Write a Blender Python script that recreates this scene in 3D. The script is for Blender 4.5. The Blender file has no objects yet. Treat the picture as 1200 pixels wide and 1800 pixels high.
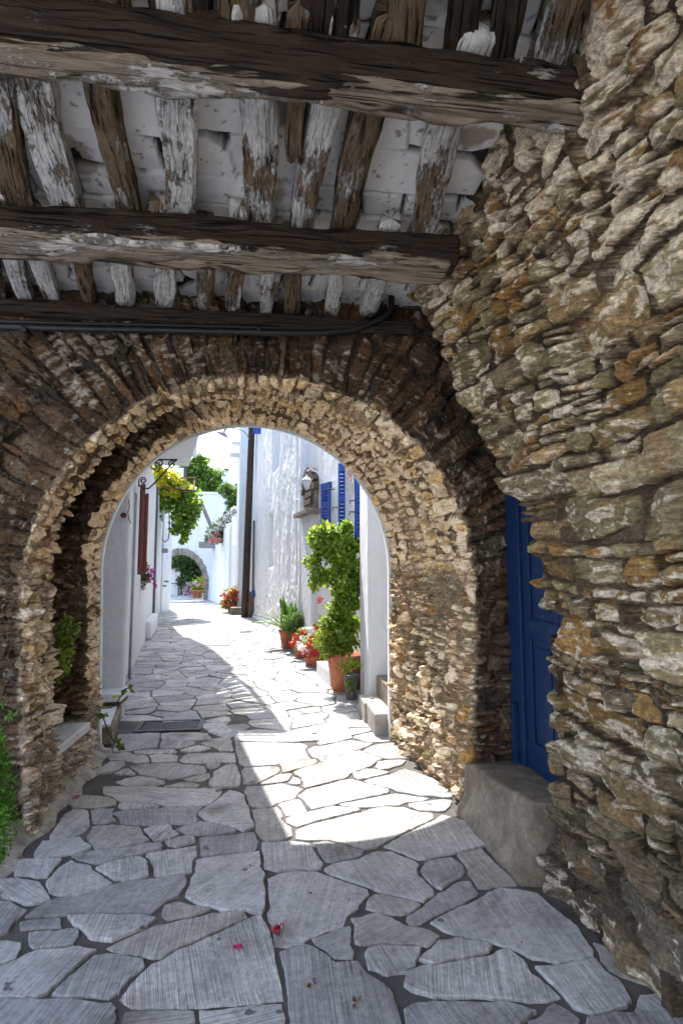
import bpy, bmesh, math, random
import numpy as np
from mathutils import Vector, Matrix
random.seed(7); RNG = np.random.default_rng(7)
scn = bpy.context.scene
C = scn.collection
PI = math.pi

# ---------------------------------------------------------------- camera
CAM_F, CAM_H = 1000.0, 1.6
TH = math.atan(.1); PS = math.atan(.13*math.cos(TH))
FV = Vector((math.sin(PS)*math.cos(TH), math.cos(PS)*math.cos(TH), math.sin(TH)))
RV = Vector((math.cos(PS), -math.sin(PS), 0)); UV_ = RV.cross(FV)
cam_d = bpy.data.cameras.new('camera'); cam = bpy.data.objects.new('camera', cam_d); C.objects.link(cam)
M3 = Matrix((RV, UV_, -FV)).transposed()
cam.matrix_world = Matrix.Translation((0, 0, CAM_H)) @ M3.to_4x4()
cam_d.sensor_fit = 'VERTICAL'; cam_d.sensor_height = 36; cam_d.lens = 36*CAM_F/1800
cam_d.clip_start = .05; cam_d.clip_end = 2000
scn.camera = cam

# ---------------------------------------------------------------- light
SUN_T = Vector((.17, -.69, -1)).normalized()         # direction the light travels
w = bpy.data.worlds.new('World'); scn.world = w; w.use_nodes = True
nt = w.node_tree; bg = nt.nodes['Background']
sky = nt.nodes.new('ShaderNodeTexSky'); sky.sky_type = 'NISHITA'; sky.sun_disc = False
sky.sun_elevation = math.asin(-SUN_T.z); sky.sun_rotation = math.atan2(-SUN_T.x, -SUN_T.y)
sky.air_density = 1.0; sky.dust_density = 1.5; sky.ozone_density = 1.0
nt.links.new(sky.outputs[0], bg.inputs[0]); bg.inputs[1].default_value = .15
sd = bpy.data.lights.new('sun', 'SUN'); sun = bpy.data.objects.new('sun', sd); C.objects.link(sun)
sd.energy = 2.4; sd.angle = math.radians(.5); sd.color = (1, .95, .88)
sun.rotation_euler = SUN_T.to_track_quat('-Z', 'Y').to_euler(); sun.location = (-3, 15, 20)
scn.view_settings.view_transform = 'Standard'; scn.view_settings.look = 'None'
scn.view_settings.gamma = 1; scn.view_settings.exposure = 2.3
scn.render.engine = 'CYCLES'
scn.cycles.max_bounces = 12; scn.cycles.diffuse_bounces = 8

# ---------------------------------------------------------------- photo geometry helpers
def ray(px, py): return FV + RV*((px-600)/CAM_F) + UV_*((900-py)/CAM_F)
def G(px, py, z=0.):
    d = ray(px, py); t = (z-CAM_H)/d.z; return Vector((d.x*t, d.y*t, z))
def A(px, py, Y):
    d = ray(px, py); t = Y/d.y; return Vector((d.x*t, Y, CAM_H+d.z*t))
def W(px, py, p0, dr):                                # hit of a ray with the upright plane through p0 along dr
    d = ray(px, py); n = Vector((dr[1], -dr[0], 0)); t = n.dot(Vector((p0[0], p0[1], 0)))/n.dot(d)
    return Vector((d.x*t, d.y*t, CAM_H+d.z*t))

# ---------------------------------------------------------------- object helpers
def tag(o, label=None, cat=None, group=None, kind=None):
    if label: o['label'] = label
    if cat: o['category'] = cat
    if group: o['group'] = group
    if kind: o['kind'] = kind
    return o
def empty(name, loc, label, cat, group=None):
    o = bpy.data.objects.new(name, None); C.objects.link(o); o.location = loc
    o.empty_display_size = .1
    return tag(o, label, cat, group)
def link(name, me, mat, parent=None):
    o = bpy.data.objects.new(name, me); C.objects.link(o)
    if mat and not me.materials: me.materials.append(mat)
    if parent:
        o.parent = parent
        q = parent; off = Vector((0, 0, 0))
        while q: off += q.location; q = q.parent
        o.location = -off
    return o
class MB:
    """collects geometry for one mesh object (world coordinates)"""
    def __init__(s): s.v = []; s.f = []; s.c = []; s.uv = {}; s.sm = False
    def add(s, vs, fs, col=None):
        b = len(s.v); s.v += [tuple(v) for v in vs]; s.f += [tuple(b+i for i in f) for f in fs]
        if col is not None: s.c += [col]*len(vs)
        return s
    def box(s, lo, hi, col=None):
        x0, y0, z0 = lo; x1, y1, z1 = hi
        return s.add([(x0,y0,z0),(x1,y0,z0),(x1,y1,z0),(x0,y1,z0),(x0,y0,z1),(x1,y0,z1),(x1,y1,z1),(x0,y1,z1)],
              [(3,2,1,0),(4,5,6,7),(0,1,5,4),(1,2,6,5),(2,3,7,6),(3,0,4,7)], col)
    def obox(s, c, ax, ay, az, col=None):             # oriented box: centre and three half axes
        c = Vector(c); vs = []
        for k in (-1, 1):
            for (i, j) in ((-1,-1),(1,-1),(1,1),(-1,1)): vs.append(c+ax*i+ay*j+az*k)
        return s.add(vs, [(3,2,1,0),(4,5,6,7),(0,1,5,4),(1,2,6,5),(2,3,7,6),(3,0,4,7)], col)
    def prism(s, pts, vec, col=None):                 # polygon extruded along vec
        n = len(pts); vec = Vector(vec); a = [Vector(p) for p in pts]; b = [p+vec for p in a]
        return s.add(a+b, [tuple(range(n))[::-1], tuple(range(n, 2*n))] + [(i, (i+1) % n, n+(i+1) % n, n+i) for i in range(n)], col)
    def tube(s, pts, r, n=8, col=None, cap=True):
        pts = [Vector(p) for p in pts]; m = len(pts); rs = r if isinstance(r, (list, tuple)) else [r]*m
        vs = []; up = None
        for i, p in enumerate(pts):
            t = (pts[min(i+1, m-1)]-pts[max(i-1, 0)]).normalized()
            if up is None: up = t.orthogonal().normalized()
            up = (up - t*up.dot(t)).normalized(); sd_ = t.cross(up)
            for k in range(n):
                a = 2*PI*k/n; vs.append(p+(up*math.cos(a)+sd_*math.sin(a))*rs[i])
        fs = [(i*n+k, i*n+(k+1) % n, (i+1)*n+(k+1) % n, (i+1)*n+k) for i in range(m-1) for k in range(n)]
        if cap: fs += [tuple(range(n))[::-1], tuple(range((m-1)*n, m*n))]
        return s.add(vs, fs, col)
    def lathe(s, c, prof, n=20, col=None):            # prof: list of (r, z)
        c = Vector(c); m = len(prof)
        vs = [c+Vector((r*math.cos(2*PI*k/n), r*math.sin(2*PI*k/n), z)) for (r, z) in prof for k in range(n)]
        fs = [(i*n+k, i*n+(k+1) % n, (i+1)*n+(k+1) % n, (i+1)*n+k) for i in range(m-1) for k in range(n)]
        fs += [tuple(range(n))[::-1], tuple(range((m-1)*n, m*n))]
        return s.add(vs, fs, col)
    def build(s, name, mat, parent=None, smooth=False, bevel=0):
        me = bpy.data.meshes.new(name); me.from_pydata(s.v, [], s.f)
        if s.c and len(s.c) == len(s.v):
            a = me.attributes.new('Col', 'FLOAT_COLOR', 'POINT')
            a.data.foreach_set('color', np.array([(*c, 1) for c in s.c], dtype=np.float32).ravel())
        if smooth: me.polygons.foreach_set('use_smooth', [True]*len(me.polygons))
        me.update(); o = link(name, me, mat, parent)
        if bevel:
            b = o.modifiers.new('bevel', 'BEVEL'); b.width = bevel; b.segments = 2; b.limit_method = 'ANGLE'
        return o

# ---------------------------------------------------------------- noise
def _hash(ix, iy, seed):
    h = (ix.astype(np.int64)*374761393 + iy.astype(np.int64)*668265263 + seed*1442695041) & 0xffffffff
    h = ((h ^ (h >> 13))*1274126177) & 0xffffffff
    return ((h ^ (h >> 16)) & 0xffffff)/float(0xffffff)
def vnoise(x, y, seed=0):
    ix = np.floor(x); iy = np.floor(y); fx = x-ix; fy = y-iy
    fx = fx*fx*fx*(fx*(fx*6-15)+10); fy = fy*fy*fy*(fy*(fy*6-15)+10)
    a = _hash(ix, iy, seed); b = _hash(ix+1, iy, seed); c = _hash(ix, iy+1, seed); d = _hash(ix+1, iy+1, seed)
    return (a*(1-fx)+b*fx)*(1-fy)+(c*(1-fx)+d*fx)*fy*1.0
def fbm(x, y, seed=0, o=4, g=.5):
    x = np.asarray(x, float); y = np.asarray(y, float); s = 0; a = 1; t = 0
    for k in range(o): s = s+a*vnoise(x*2**k+k*13.7, y*2**k+k*7.1, seed+k*31); t += a; a *= g
    return s/t                                        # 0..1
def ridged(x, y, seed=0, o=4):
    s = 0; a = 1; t = 0
    for k in range(o): s = s+a*(1-np.abs(2*vnoise(x*2**k, y*2**k, seed+k*17)-1)); t += a; a *= .55
    return s/t
def sstep(a, b, x):
    t = np.clip((x-a)/(b-a), 0, 1); return t*t*(3-2*t)

# ---------------------------------------------------------------- masonry: a map of irregular stones, sampled by displaced sheets
class Masonry:
    def __init__(s, Wd, Hd, seed, hr=(.05, .2), asp=(1.0, 3.2), thin=.3, res=.004, gap=.006, axis=0, jit=.16, bev=.012, prot=(.012, .055), rnd_=.05):
        s.jag = 1.; rs = random.Random(seed); s.W, s.H, s.res, s.seed = Wd, Hd, res, seed
        n, m = int(Wd/res), int(Hd/res)
        s.h = np.zeros((n, m), np.float32); s.id = np.zeros((n, m), np.int32); s.d = np.zeros((n, m), np.float32)
        s.cen = [(0, 0)]; s.rnd = [rs.random()]; s.pr = [0]; s.tl = [(0, 0)]; s.sz = [0]
        def stone(x0, y0, x1, y1):
            hh, ww = y1-y0, x1-x0
            j = lambda q: rs.uniform(-jit, jit)*q
            q = [(x0+gap+j(min(hh, ww)), y0+gap+j(hh*.6)), (x1-gap+j(min(hh, ww)), y0+gap+j(hh*.6)), (x1-gap+j(min(hh, ww)), y1-gap+j(hh*.6)), (x0+gap+j(min(hh, ww)), y1-gap+j(hh*.6))]
            if rs.random() < .45:                     # knock a corner off
                k = rs.randrange(4); a = q[k]; b = q[(k-1) % 4]; c = q[(k+1) % 4]; t = rs.uniform(.2, .45)
                q[k:k+1] = [(a[0]+(b[0]-a[0])*t, a[1]+(b[1]-a[1])*t), (a[0]+(c[0]-a[0])*t, a[1]+(c[1]-a[1])*t)]
            xs = [p[0] for p in q]; ys = [p[1] for p in q]
            i0, i1 = max(0, int(min(xs)/res)), min(n, int(max(xs)/res)+2); j0, j1 = max(0, int(min(ys)/res)), min(m, int(max(ys)/res)+2)
            if i1 <= i0 or j1 <= j0: return
            X, Y = np.meshgrid((np.arange(i0, i1)+.5)*res, (np.arange(j0, j1)+.5)*res, indexing='ij')
            d = np.full(X.shape, 1e9); kk = .25*min(hh, ww)
            acc = 0
            for i in range(len(q)):
                a, b = q[i], q[(i+1) % len(q)]; ex, ey = b[0]-a[0], b[1]-a[1]; L = math.hypot(ex, ey)+1e-9
                di = (-(X-a[0])*ey+(Y-a[1])*ex)/L
                acc = acc+np.exp(-np.clip(di, -1, 9)/(rnd_*min(hh, ww)+1e-4)); d = np.minimum(d, di)
            d = np.minimum(d, -np.log(acc)*(rnd_*min(hh, ww)))    # rounded corners
            bb = min(bev, .3*min(hh, ww)); hp = np.clip(d/bb, 0, 1); hp = 1-(1-hp)**2.2
            sid = len(s.cen); sub = s.h[i0:i1, j0:j1]; msk = (hp > sub) & (d > 0)
            sub[msk] = hp[msk]; s.id[i0:i1, j0:j1][msk] = sid; s.d[i0:i1, j0:j1][msk] = d[msk]
            s.cen.append(((x0+x1)/2, (y0+y1)/2)); s.rnd.append(rs.random())
            s.pr.append(rs.uniform(*prot)*(.75 if hh < .05 else 1)); s.tl.append((rs.uniform(-.22, .22), rs.uniform(-.3, .3))); s.sz.append(hh)
        def split(x0, y0, x1, y1):
            hh, ww = y1-y0, x1-x0
            if hh > .07 and rs.random() < thin:
                k = rs.choice((2, 2, 3)) if hh < .14 else rs.choice((2, 3, 4)); y = y0; cuts = sorted(rs.uniform(.15, .85) for _ in range(k-1))
                for t in cuts+[1]:
                    y2 = y0+hh*t
                    if y2-y < .018: continue
                    if ww/(y2-y) > 6:
                        xm = x0+ww*rs.uniform(.3, .7); stone(x0, y, xm, y2); stone(xm, y, x1, y2)
                    else: stone(x0, y, x1, y2)
                    y = y2
            else: stone(x0, y0, x1, y1)
        v = 0.
        while v < Hd:
            h = rs.uniform(*hr)*rs.choice((.6, 1, 1, 1)); u = -rs.random()*.3
            while u < Wd:
                wd = max(.05, h*rs.uniform(*asp)); hh = h
                split(u, v, u+wd, v+hh); u += wd
            v += h
        s.cen = np.array(s.cen); s.rnd = np.array(s.rnd); s.pr = np.array(s.pr); s.tl = np.array(s.tl); s.sz = np.array(s.sz)
    def sample(s, u, v, warp=.05):
        uu = u+(fbm(u*1.6, v*1.6, s.seed+1, 3)-.5)*warp*2.2+(fbm(u*13, v*13, s.seed+2, 3)-.5)*.017*s.jag+(vnoise(u*60, v*60, s.seed+6)-.5)*.007*s.jag
        vv = v+(fbm(u*1.6, v*1.6, s.seed+3, 3)-.5)*warp*2.6+(fbm(u*13, v*13, s.seed+4, 3)-.5)*.014*s.jag+(vnoise(u*60, v*60, s.seed+7)-.5)*.007*s.jag
        a = np.mod(uu, s.W)/s.res-.5; b = np.mod(vv, s.H)/s.res-.5
        n, m = s.h.shape; i0 = np.floor(a).astype(int); j0 = np.floor(b).astype(int); fa = a-i0; fb = b-j0
        g = lambda i, j: s.h[i % n, j % m]
        h = (g(i0, j0)*(1-fa)+g(i0+1, j0)*fa)*(1-fb)+(g(i0, j0+1)*(1-fa)+g(i0+1, j0+1)*fa)*fb
        ii = np.clip(np.rint(a).astype(int), 0, n-1); jj = np.clip(np.rint(b).astype(int), 0, m-1)
        sid = s.id[ii, jj]
        lu = np.mod(uu, s.W)-s.cen[sid, 0]; lv = np.mod(vv, s.H)-s.cen[sid, 1]
        return h, sid, lu, lv

def grid_object(name, P, col, mat, parent=None, uvs=None, flip=False, smooth=True):
    n, m = P.shape[:2]; me = bpy.data.meshes.new(name)
    me.vertices.add(n*m); me.vertices.foreach_set('co', P.reshape(-1).astype(np.float32))
    I = np.arange(n*m).reshape(n, m); q = np.stack([I[:-1, :-1], I[1:, :-1], I[1:, 1:], I[:-1, 1:]], -1).reshape(-1, 4)
    if flip: q = q[:, ::-1]
    k = len(q); me.loops.add(k*4); me.loops.foreach_set('vertex_index', q.reshape(-1).astype(np.int32))
    me.polygons.add(k); me.polygons.foreach_set('loop_start', np.arange(0, k*4, 4, dtype=np.int32))
    try: me.polygons.foreach_set('loop_total', np.full(k, 4, dtype=np.int32))
    except Exception: pass
    me.polygons.foreach_set('use_smooth', np.full(k, smooth, dtype=bool))
    if col is not None:
        a = me.attributes.new('Col', 'FLOAT_COLOR', 'POINT')
        cc = np.ones((n*m, 4), np.float32); cc[:, :3] = col.reshape(-1, 3); a.data.foreach_set('color', cc.reshape(-1))
    if uvs is not None:
        u = me.uv_layers.new(name='UVMap'); u.data.foreach_set('uv', uvs.reshape(-1, 2)[q.reshape(-1)].astype(np.float32).reshape(-1))
    me.update(calc_edges=True); me.validate()
    return link(name, me, mat, parent)

PAL_GREY = np.array([(.20,.17,.13),(.26,.235,.20),(.16,.135,.11),(.31,.28,.23),(.22,.21,.18),(.25,.20,.145),(.18,.165,.145)])
PAL_WARM = np.array([(.30,.235,.135),(.33,.26,.16),(.24,.17,.09),(.27,.24,.17),(.21,.18,.135),(.34,.30,.22),(.30,.20,.09),(.25,.235,.155)])
PAL_BROWN = np.array([(.15,.10,.07),(.20,.14,.10),(.17,.135,.105),(.24,.18,.13),(.12,.09,.07),(.22,.14,.09)])
def masonry_surface(m, U, V, palfn, lime, seed, amp=1.0, warp=.05, mortar=(.10,.085,.07), schist=(5, 46), rough=1.0, pale=0.):
    """relief height and colour for surface coordinates U,V.  lime: array or number 0..1, how much whitewash is left"""
    h, sid, lu, lv = m.sample(U, V, warp)
    r = m.rnd[sid]; on = sstep(.02, .3, h)
    base = m.pr[sid]*h+(m.tl[sid, 0]*lu+m.tl[sid, 1]*lv)*on
    pl_ = np.full(lu.shape, -9.)
    for k_ in range(5):                                             # broken facets
        th_k = r*(61.7+k_*23.3)+k_*1.2566; c_k = (np.sin(r*(311.1+k_*97.7))*.5+.5)*.018; pl_ = np.maximum(pl_, (np.cos(th_k)*lu+np.sin(th_k)*lv)*(.30+.5*np.abs(np.sin(r*(127.3+k_*71.1))))-c_k)
    base = base-on*np.clip(pl_, -.02, .05)*.85*rough
    rot = (r-.5)*.5; a = lu*np.cos(rot)+lv*np.sin(rot)+r*37; b = lv*np.cos(rot)-lu*np.sin(rot)+r*91
    lay = ridged(a*schist[0], b*schist[1], seed+11, 3)
    lay2 = np.floor(fbm(a*3, b*26, seed+19, 3)*7)/7                 # broken steps of the bedding
    blk = fbm(a*9, b*14, seed+12, 4)
    fine = fbm(U*70, V*70, seed+13, 3)
    relief = on*(.013*(lay-.6)+.018*(lay2-.5)+.028*(blk-.5))*rough+.006*(fine-.5)
    mort = (1-on)*((fbm(U*22, V*22, seed+14, 4)-.5)*.016-.004)
    hole = (1-on)*sstep(.62, .75, fbm(U*9, V*9, seed+15, 3))*.03     # missing pointing
    fil = sstep(.46, .60, fbm(U*1.5, V*1.5, seed+51, 4)); mort = mort+(1-on)*fil*(.016+.012*fbm(U*40, V*40, seed+52, 3)); hole = hole*(1-fil)
    big = (fbm(U*1.3, V*1.3, seed+16, 3)-.5)*.05
    disp = (base+relief+mort-hole+big)*amp
    pal = palfn(U, V, r); n = pal.shape[-2]
    k = (np.abs(np.sin(r*917.3))*n).astype(int) % n
    col = np.take_along_axis(pal, k[..., None, None], axis=-2)[..., 0, :] if pal.ndim > 2 else pal[k]
    col = col*(.65+.7*np.abs(np.cos(r*411.7)))[..., None]
    var = .72+.62*fbm(a*7, b*24, seed+20, 4); col = col*var[..., None]
    och = .8*sstep(.62, .80, fbm(U*5, V*5, seed+21, 4))[..., None]*on[..., None]*.6
    col = col*(1-och)+np.array((.33, .20, .075))*och
    mc = np.array(mortar)*(.75+.5*fbm(U*16, V*16, seed+22, 4))[..., None]
    mc = mc*(1+fil[..., None]*1.5)
    col = mc*(1-on[..., None])+col*on[..., None]
    lm = fbm(U*2.1, V*2.1, seed+23, 3)*.36+fbm(a*16, b*38, seed+24, 5, .62)*.64
    lm = sstep(0, .07, lm+.20*np.asarray(lime)-.64+.10*(lay-.5)+.08*(lay2-.5))*sstep(.15, .6, h)
    lm = lm[..., None]*.95; col = col*(1-lm)+np.array((.78, .76, .71))*lm
    col = col*np.array((1.13, 1.0, .84))
    if pale: col = col*(1-pale)+np.array((.55,.53,.49))*pale
    return disp, col

# ---------------------------------------------------------------- materials
def mat_new(name):
    m = bpy.data.materials.new(name); m.use_nodes = True
    return m, m.node_tree, m.node_tree.nodes['Principled BSDF']
def nd(nt, typ, **kw):
    n = nt.nodes.new(typ)
    for k, v in kw.items():
        if k.startswith('i_'): n.inputs[k[2:].replace('_', ' ')].default_value = v
        else: setattr(n, k, v)
    return n
def ramp(nt, stops):
    r = nt.nodes.new('ShaderNodeValToRGB'); e = r.color_ramp.elements
    while len(e) < len(stops): e.new(.5)
    for q, (p, c) in zip(e, stops): q.position = p; q.color = (*c, 1) if len(c) == 3 else c
    return r
def noise(nt, scale, detail=5, rough=.6, coord=None, vec=(1, 1, 1), dist=0):
    tc = nt.nodes.new('ShaderNodeTexCoord'); mp = nt.nodes.new('ShaderNodeMapping'); mp.inputs['Scale'].default_value = vec
    nt.links.new(tc.outputs[coord or 'Object'], mp.inputs['Vector'])
    n = nt.nodes.new('ShaderNodeTexNoise'); n.inputs['Scale'].default_value = scale; n.inputs['Detail'].default_value = detail
    n.inputs['Roughness'].default_value = rough; n.inputs['Distortion'].default_value = dist
    nt.links.new(mp.outputs[0], n.inputs['Vector']); return n
def add_bump(nt, bs, hs, strength=.5):
    """hs: list of (socket, distance)"""
    prev = None
    for s, dist in hs:
        b = nt.nodes.new('ShaderNodeBump'); b.inputs['Distance'].default_value = dist; b.inputs['Strength'].default_value = strength
        nt.links.new(s, b.inputs['Height'])
        if prev: nt.links.new(prev.outputs[0], b.inputs['Normal'])
        prev = b
    nt.links.new(prev.outputs[0], bs.inputs['Normal'])
def mixc(nt, fac, a, b, mode='MIX'):
    m = nt.nodes.new('ShaderNodeMix'); m.data_type = 'RGBA'; m.blend_type = mode
    for s, i in ((fac, 0), (a, 6), (b, 7)):
        if hasattr(s, 'links') or isinstance(s, bpy.types.NodeSocket): nt.links.new(s, m.inputs[i])
        elif i == 0: m.inputs[0].default_value = s
        else: m.inputs[i].default_value = (*s, 1)
    return m.outputs[2]
def mat_vcol(name, rough=.9, bump=.004, scale=90, var=.35, spec=.25):
    m, nt, bs = mat_new(name); at = nt.nodes.new('ShaderNodeAttribute'); at.attribute_name = 'Col'
    n = noise(nt, scale, 6, .7); r = ramp(nt, [(.25, (1-var,)*3), (.75, (1+var,)*3)]); nt.links.new(n.outputs[0], r.inputs[0])
    nt.links.new(mixc(nt, 1., at.outputs['Color'], r.outputs[0], 'MULTIPLY'), bs.inputs['Base Color'])
    bs.inputs['Roughness'].default_value = rough; bs.inputs['Specular IOR Level'].default_value = spec
    n2 = noise(nt, scale*3, 4, .7); add_bump(nt, bs, [(n.outputs[0], bump), (n2.outputs[0], bump*.35)], 1.0)
    return m
def mat_plain(name, col, rough=.6, var=.15, scale=12, bump=0, metal=0, spec=.4, col2=None, thr=(.4, .6)):
    m, nt, bs = mat_new(name); n = noise(nt, scale, 6, .65)
    c2 = col2 or tuple(c*(1-var) for c in col)
    r = ramp(nt, [(thr[0], col), (thr[1], c2)]); nt.links.new(n.outputs[0], r.inputs[0]); nt.links.new(r.outputs[0], bs.inputs['Base Color'])
    bs.inputs['Roughness'].default_value = rough; bs.inputs['Metallic'].default_value = metal; bs.inputs['Specular IOR Level'].default_value = spec
    if bump:
        n2 = noise(nt, scale*5, 5, .6); add_bump(nt, bs, [(n.outputs[0], bump*2), (n2.outputs[0], bump)], .8)
    return m
def mat_leaf(name='leaf', boost=1.6, tf=.42):
    m, nt, bs = mat_new(name); at = nt.nodes.new('ShaderNodeAttribute'); at.attribute_name = 'Col'
    nt.links.new(at.outputs['Color'], bs.inputs['Base Color']); bs.inputs['Roughness'].default_value = .45
    tr = nt.nodes.new('ShaderNodeBsdfTranslucent'); hs = nt.nodes.new('ShaderNodeHueSaturation'); hs.inputs['Value'].default_value = boost; hs.inputs['Hue'].default_value = .48 if name == 'leaf' else .5
    nt.links.new(at.outputs['Color'], hs.inputs['Color']); nt.links.new(hs.outputs[0], tr.inputs[0])
    mx = nt.nodes.new('ShaderNodeMixShader'); mx.inputs[0].default_value = tf
    nt.links.new(bs.outputs[0], mx.inputs[1]); nt.links.new(tr.outputs[0], mx.inputs[2]); nt.links.new(mx.outputs[0], nt.nodes['Material Output'].inputs[0])
    return m
def mat_wood(name, dark, light, paint, amount, sc=(7, 60), prough=.5):
    """weathered timber with flaking limewash; UV x runs along the piece"""
    m, nt, bs = mat_new(name)
    g = noise(nt, 1, 7, .7, 'UV', (sc[0], sc[1], 1), .15); r = ramp(nt, [(.3, dark), (.55, tuple((a+b)/2 for a, b in zip(dark, light))), (.75, light)])
    nt.links.new(g.outputs[0], r.inputs[0])
    crack = noise(nt, 1, 3, .5, 'UV', (sc[0]*.5, sc[1]*1.8, 1)); cr = ramp(nt, [(.37, (.12,)*3), (.42, (1,)*3)]); nt.links.new(crack.outputs[0], cr.inputs[0])
    wood = mixc(nt, 1., r.outputs[0], cr.outputs[0], 'MULTIPLY')
    a = noise(nt, 1, 9, .8, 'UV', (13, 62, 1), .1); b = noise(nt, 1, 2, .5, 'UV', (2.2, 5, 1))
    ad = nt.nodes.new('ShaderNodeMath'); ad.operation = 'ADD'; nt.links.new(a.outputs[0], ad.inputs[0]); nt.links.new(b.outputs[0], ad.inputs[1])
    pr = ramp(nt, [(.0, (0,)*3), (.05, (1,)*3)]); sub = nt.nodes.new('ShaderNodeMath'); sub.operation = 'SUBTRACT'; sub.inputs[1].default_value = 1.18-amount
    nt.links.new(ad.outputs[0], sub.inputs[0]); nt.links.new(sub.outputs[0], pr.inputs[0])
    pv = noise(nt, 1, 5, .6, 'UV', (20, 30, 1)); pc = ramp(nt, [(.3, tuple(c*.62 for c in paint)), (.6, paint)]); nt.links.new(pv.outputs[0], pc.inputs[0])
    nt.links.new(mixc(nt, pr.outputs[0], wood, pc.outputs[0]), bs.inputs['Base Color'])
    bs.inputs['Roughness'].default_value = .85; bs.inputs['Specular IOR Level'].default_value = .2
    add_bump(nt, bs, [(g.outputs[0], .020), (cr.outputs[0], .014), (pr.outputs[0], .006)], 1.0)
    return m
M = {}
def mat_stone():
    m, nt, bs = mat_new('schist_stone'); at = nt.nodes.new('ShaderNodeAttribute'); at.attribute_name = 'Col'
    n = noise(nt, 48, 7, .72); l = noise(nt, 15, 6, .7, None, (1, 1, 4.5), .6); p = noise(nt, 9, 6, .65)
    r = ramp(nt, [(.32, (.50,)*3), (.5, (1.,)*3), (.68, (1.6,)*3)]); nt.links.new(n.outputs[0], r.inputs[0])
    r2 = ramp(nt, [(.35, (.55,)*3), (.5, (1.,)*3), (.66, (1.35,)*3)]); nt.links.new(l.outputs[0], r2.inputs[0])
    c = mixc(nt, 1., at.outputs['Color'], r.outputs[0], 'MULTIPLY'); c = mixc(nt, .9, c, r2.outputs[0], 'MULTIPLY')
    nt.links.new(c, bs.inputs['Base Color']); bs.inputs['Roughness'].default_value = .88; bs.inputs['Specular IOR Level'].default_value = .3
    n3 = noise(nt, 170, 4, .7); add_bump(nt, bs, [(p.outputs[0], .03), (l.outputs[0], .028), (n.outputs[0], .010), (n3.outputs[0], .003)], 1.0)
    return m
M['stone'] = mat_stone()
M['rough_white'] = mat_vcol('rough_whitewash', .9, .01, 16, .06)
M['slab'] = None
def mat_plaster():
    m, nt, bs = mat_new('white_plaster'); a = noise(nt, 1.6, 7, .65); b = noise(nt, 3, 6, .7, None, (1.6, 1.6, .28), .4); c = noise(nt, 24, 5, .65)
    r = ramp(nt, [(.3, (.62, .64, .665)), (.55, (.69, .705, .72)), (.75, (.64, .65, .65))]); nt.links.new(a.outputs[0], r.inputs[0])
    r2 = ramp(nt, [(.30, (.80, .79, .77)), (.45, (1,)*3)]); nt.links.new(b.outputs[0], r2.inputs[0]); nt.links.new(mixc(nt, 1., r.outputs[0], r2.outputs[0], 'MULTIPLY'), bs.inputs['Base Color'])
    bs.inputs['Roughness'].default_value = .88; bs.inputs['Specular IOR Level'].default_value = .25; add_bump(nt, bs, [(a.outputs[0], .05), (b.outputs[0], .02), (c.outputs[0], .006)], .8); return m
M['white'] = mat_plaster()
M['ceil'] = mat_vcol('whitewashed_slab', .9, .003, 14, .08)
def mat_conc():
    m, nt, bs = mat_new('concrete'); a = noise(nt, 2.2, 8, .7, dist=.5); b = noise(nt, 60, 5, .75); c = noise(nt, 11, 7, .7)
    r = ramp(nt, [(.3, (.10, .078, .058)), (.5, (.21, .17, .125)), (.68, (.31, .27, .21))]); nt.links.new(a.outputs[0], r.inputs[0])
    r2 = ramp(nt, [(.3, (.6,)*3), (.52, (1,)*3), (.72, (1.3,)*3)]); nt.links.new(c.outputs[0], r2.inputs[0]); r3 = ramp(nt, [(.3, (.72,)*3), (.7, (1.25,)*3)]); nt.links.new(b.outputs[0], r3.inputs[0])
    q = mixc(nt, 1., r.outputs[0], r2.outputs[0], 'MULTIPLY'); nt.links.new(mixc(nt, 1., q, r3.outputs[0], 'MULTIPLY'), bs.inputs['Base Color']); bs.inputs['Roughness'].default_value = .92
    add_bump(nt, bs, [(a.outputs[0], .02), (c.outputs[0], .016), (b.outputs[0], .004)], 1.); return m
M['concrete'] = mat_conc()
M['beam'] = mat_wood('beam_timber', (.030, .021, .015), (.085, .06, .042), (.55, .50, .44), .0, (5, 42))
M['beam_pale'] = mat_wood('pale_lit_timber', (.16, .12, .085), (.56, .47, .36), (.76, .72, .66), .12, (5, 60))
M['joist'] = mat_wood('joist_timber', (.09, .058, .034), (.40, .29, .185), (.82, .80, .76), .29, (9, 50))
M['joist_brown'] = mat_wood('joist_timber_bare', (.08, .05, .03), (.35, .25, .155), (.62, .60, .56), .12, (9, 50))
M['black'] = mat_plain('black_metal', (.018, .018, .02), .45, .4, 20, .001)
M['blue'] = mat_plain('blue_paint', (.004, .024, .085), .5, .35, 14, .0015, col2=(.030, .055, .10), thr=(.60, .67))
M['blue_shut'] = mat_plain('bright_blue_paint', (.010, .07, .36), .45, .2, 6, .001)
M['terra'] = mat_plain('terracotta', (.50, .175, .085), .8, .3, 9, .002)
M['leaf'] = mat_leaf()
M['petal'] = mat_leaf('petal', 1.0, .25)
M['bark'] = mat_plain('bark', (.14, .10, .065), .9, .5, 30, .006)
M['greybark'] = mat_plain('pole_wood', (.06, .04, .028), .85, .5, 14, .004)
M['brownpaint'] = mat_plain('brown_paint', (.16, .03, .022), .5, .3, 9, .001)
M['darkplastic'] = mat_plain('dark_plastic', (.12, .12, .115), .5, .2, 9)
M['grey'] = mat_plain('grey_metal', (.30, .31, .32), .5, .2, 9, .001)
M['rust'] = mat_plain('rusty_metal', (.14, .055, .03), .8, .4, 20, .002)
M['iron'] = mat_plain('cast_iron', (.07, .068, .066), .55, .4, 30, .002, metal=.3)
M['glass'] = mat_plain('frosted_glass', (.55, .57, .56), .2, .1, 9)
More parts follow.
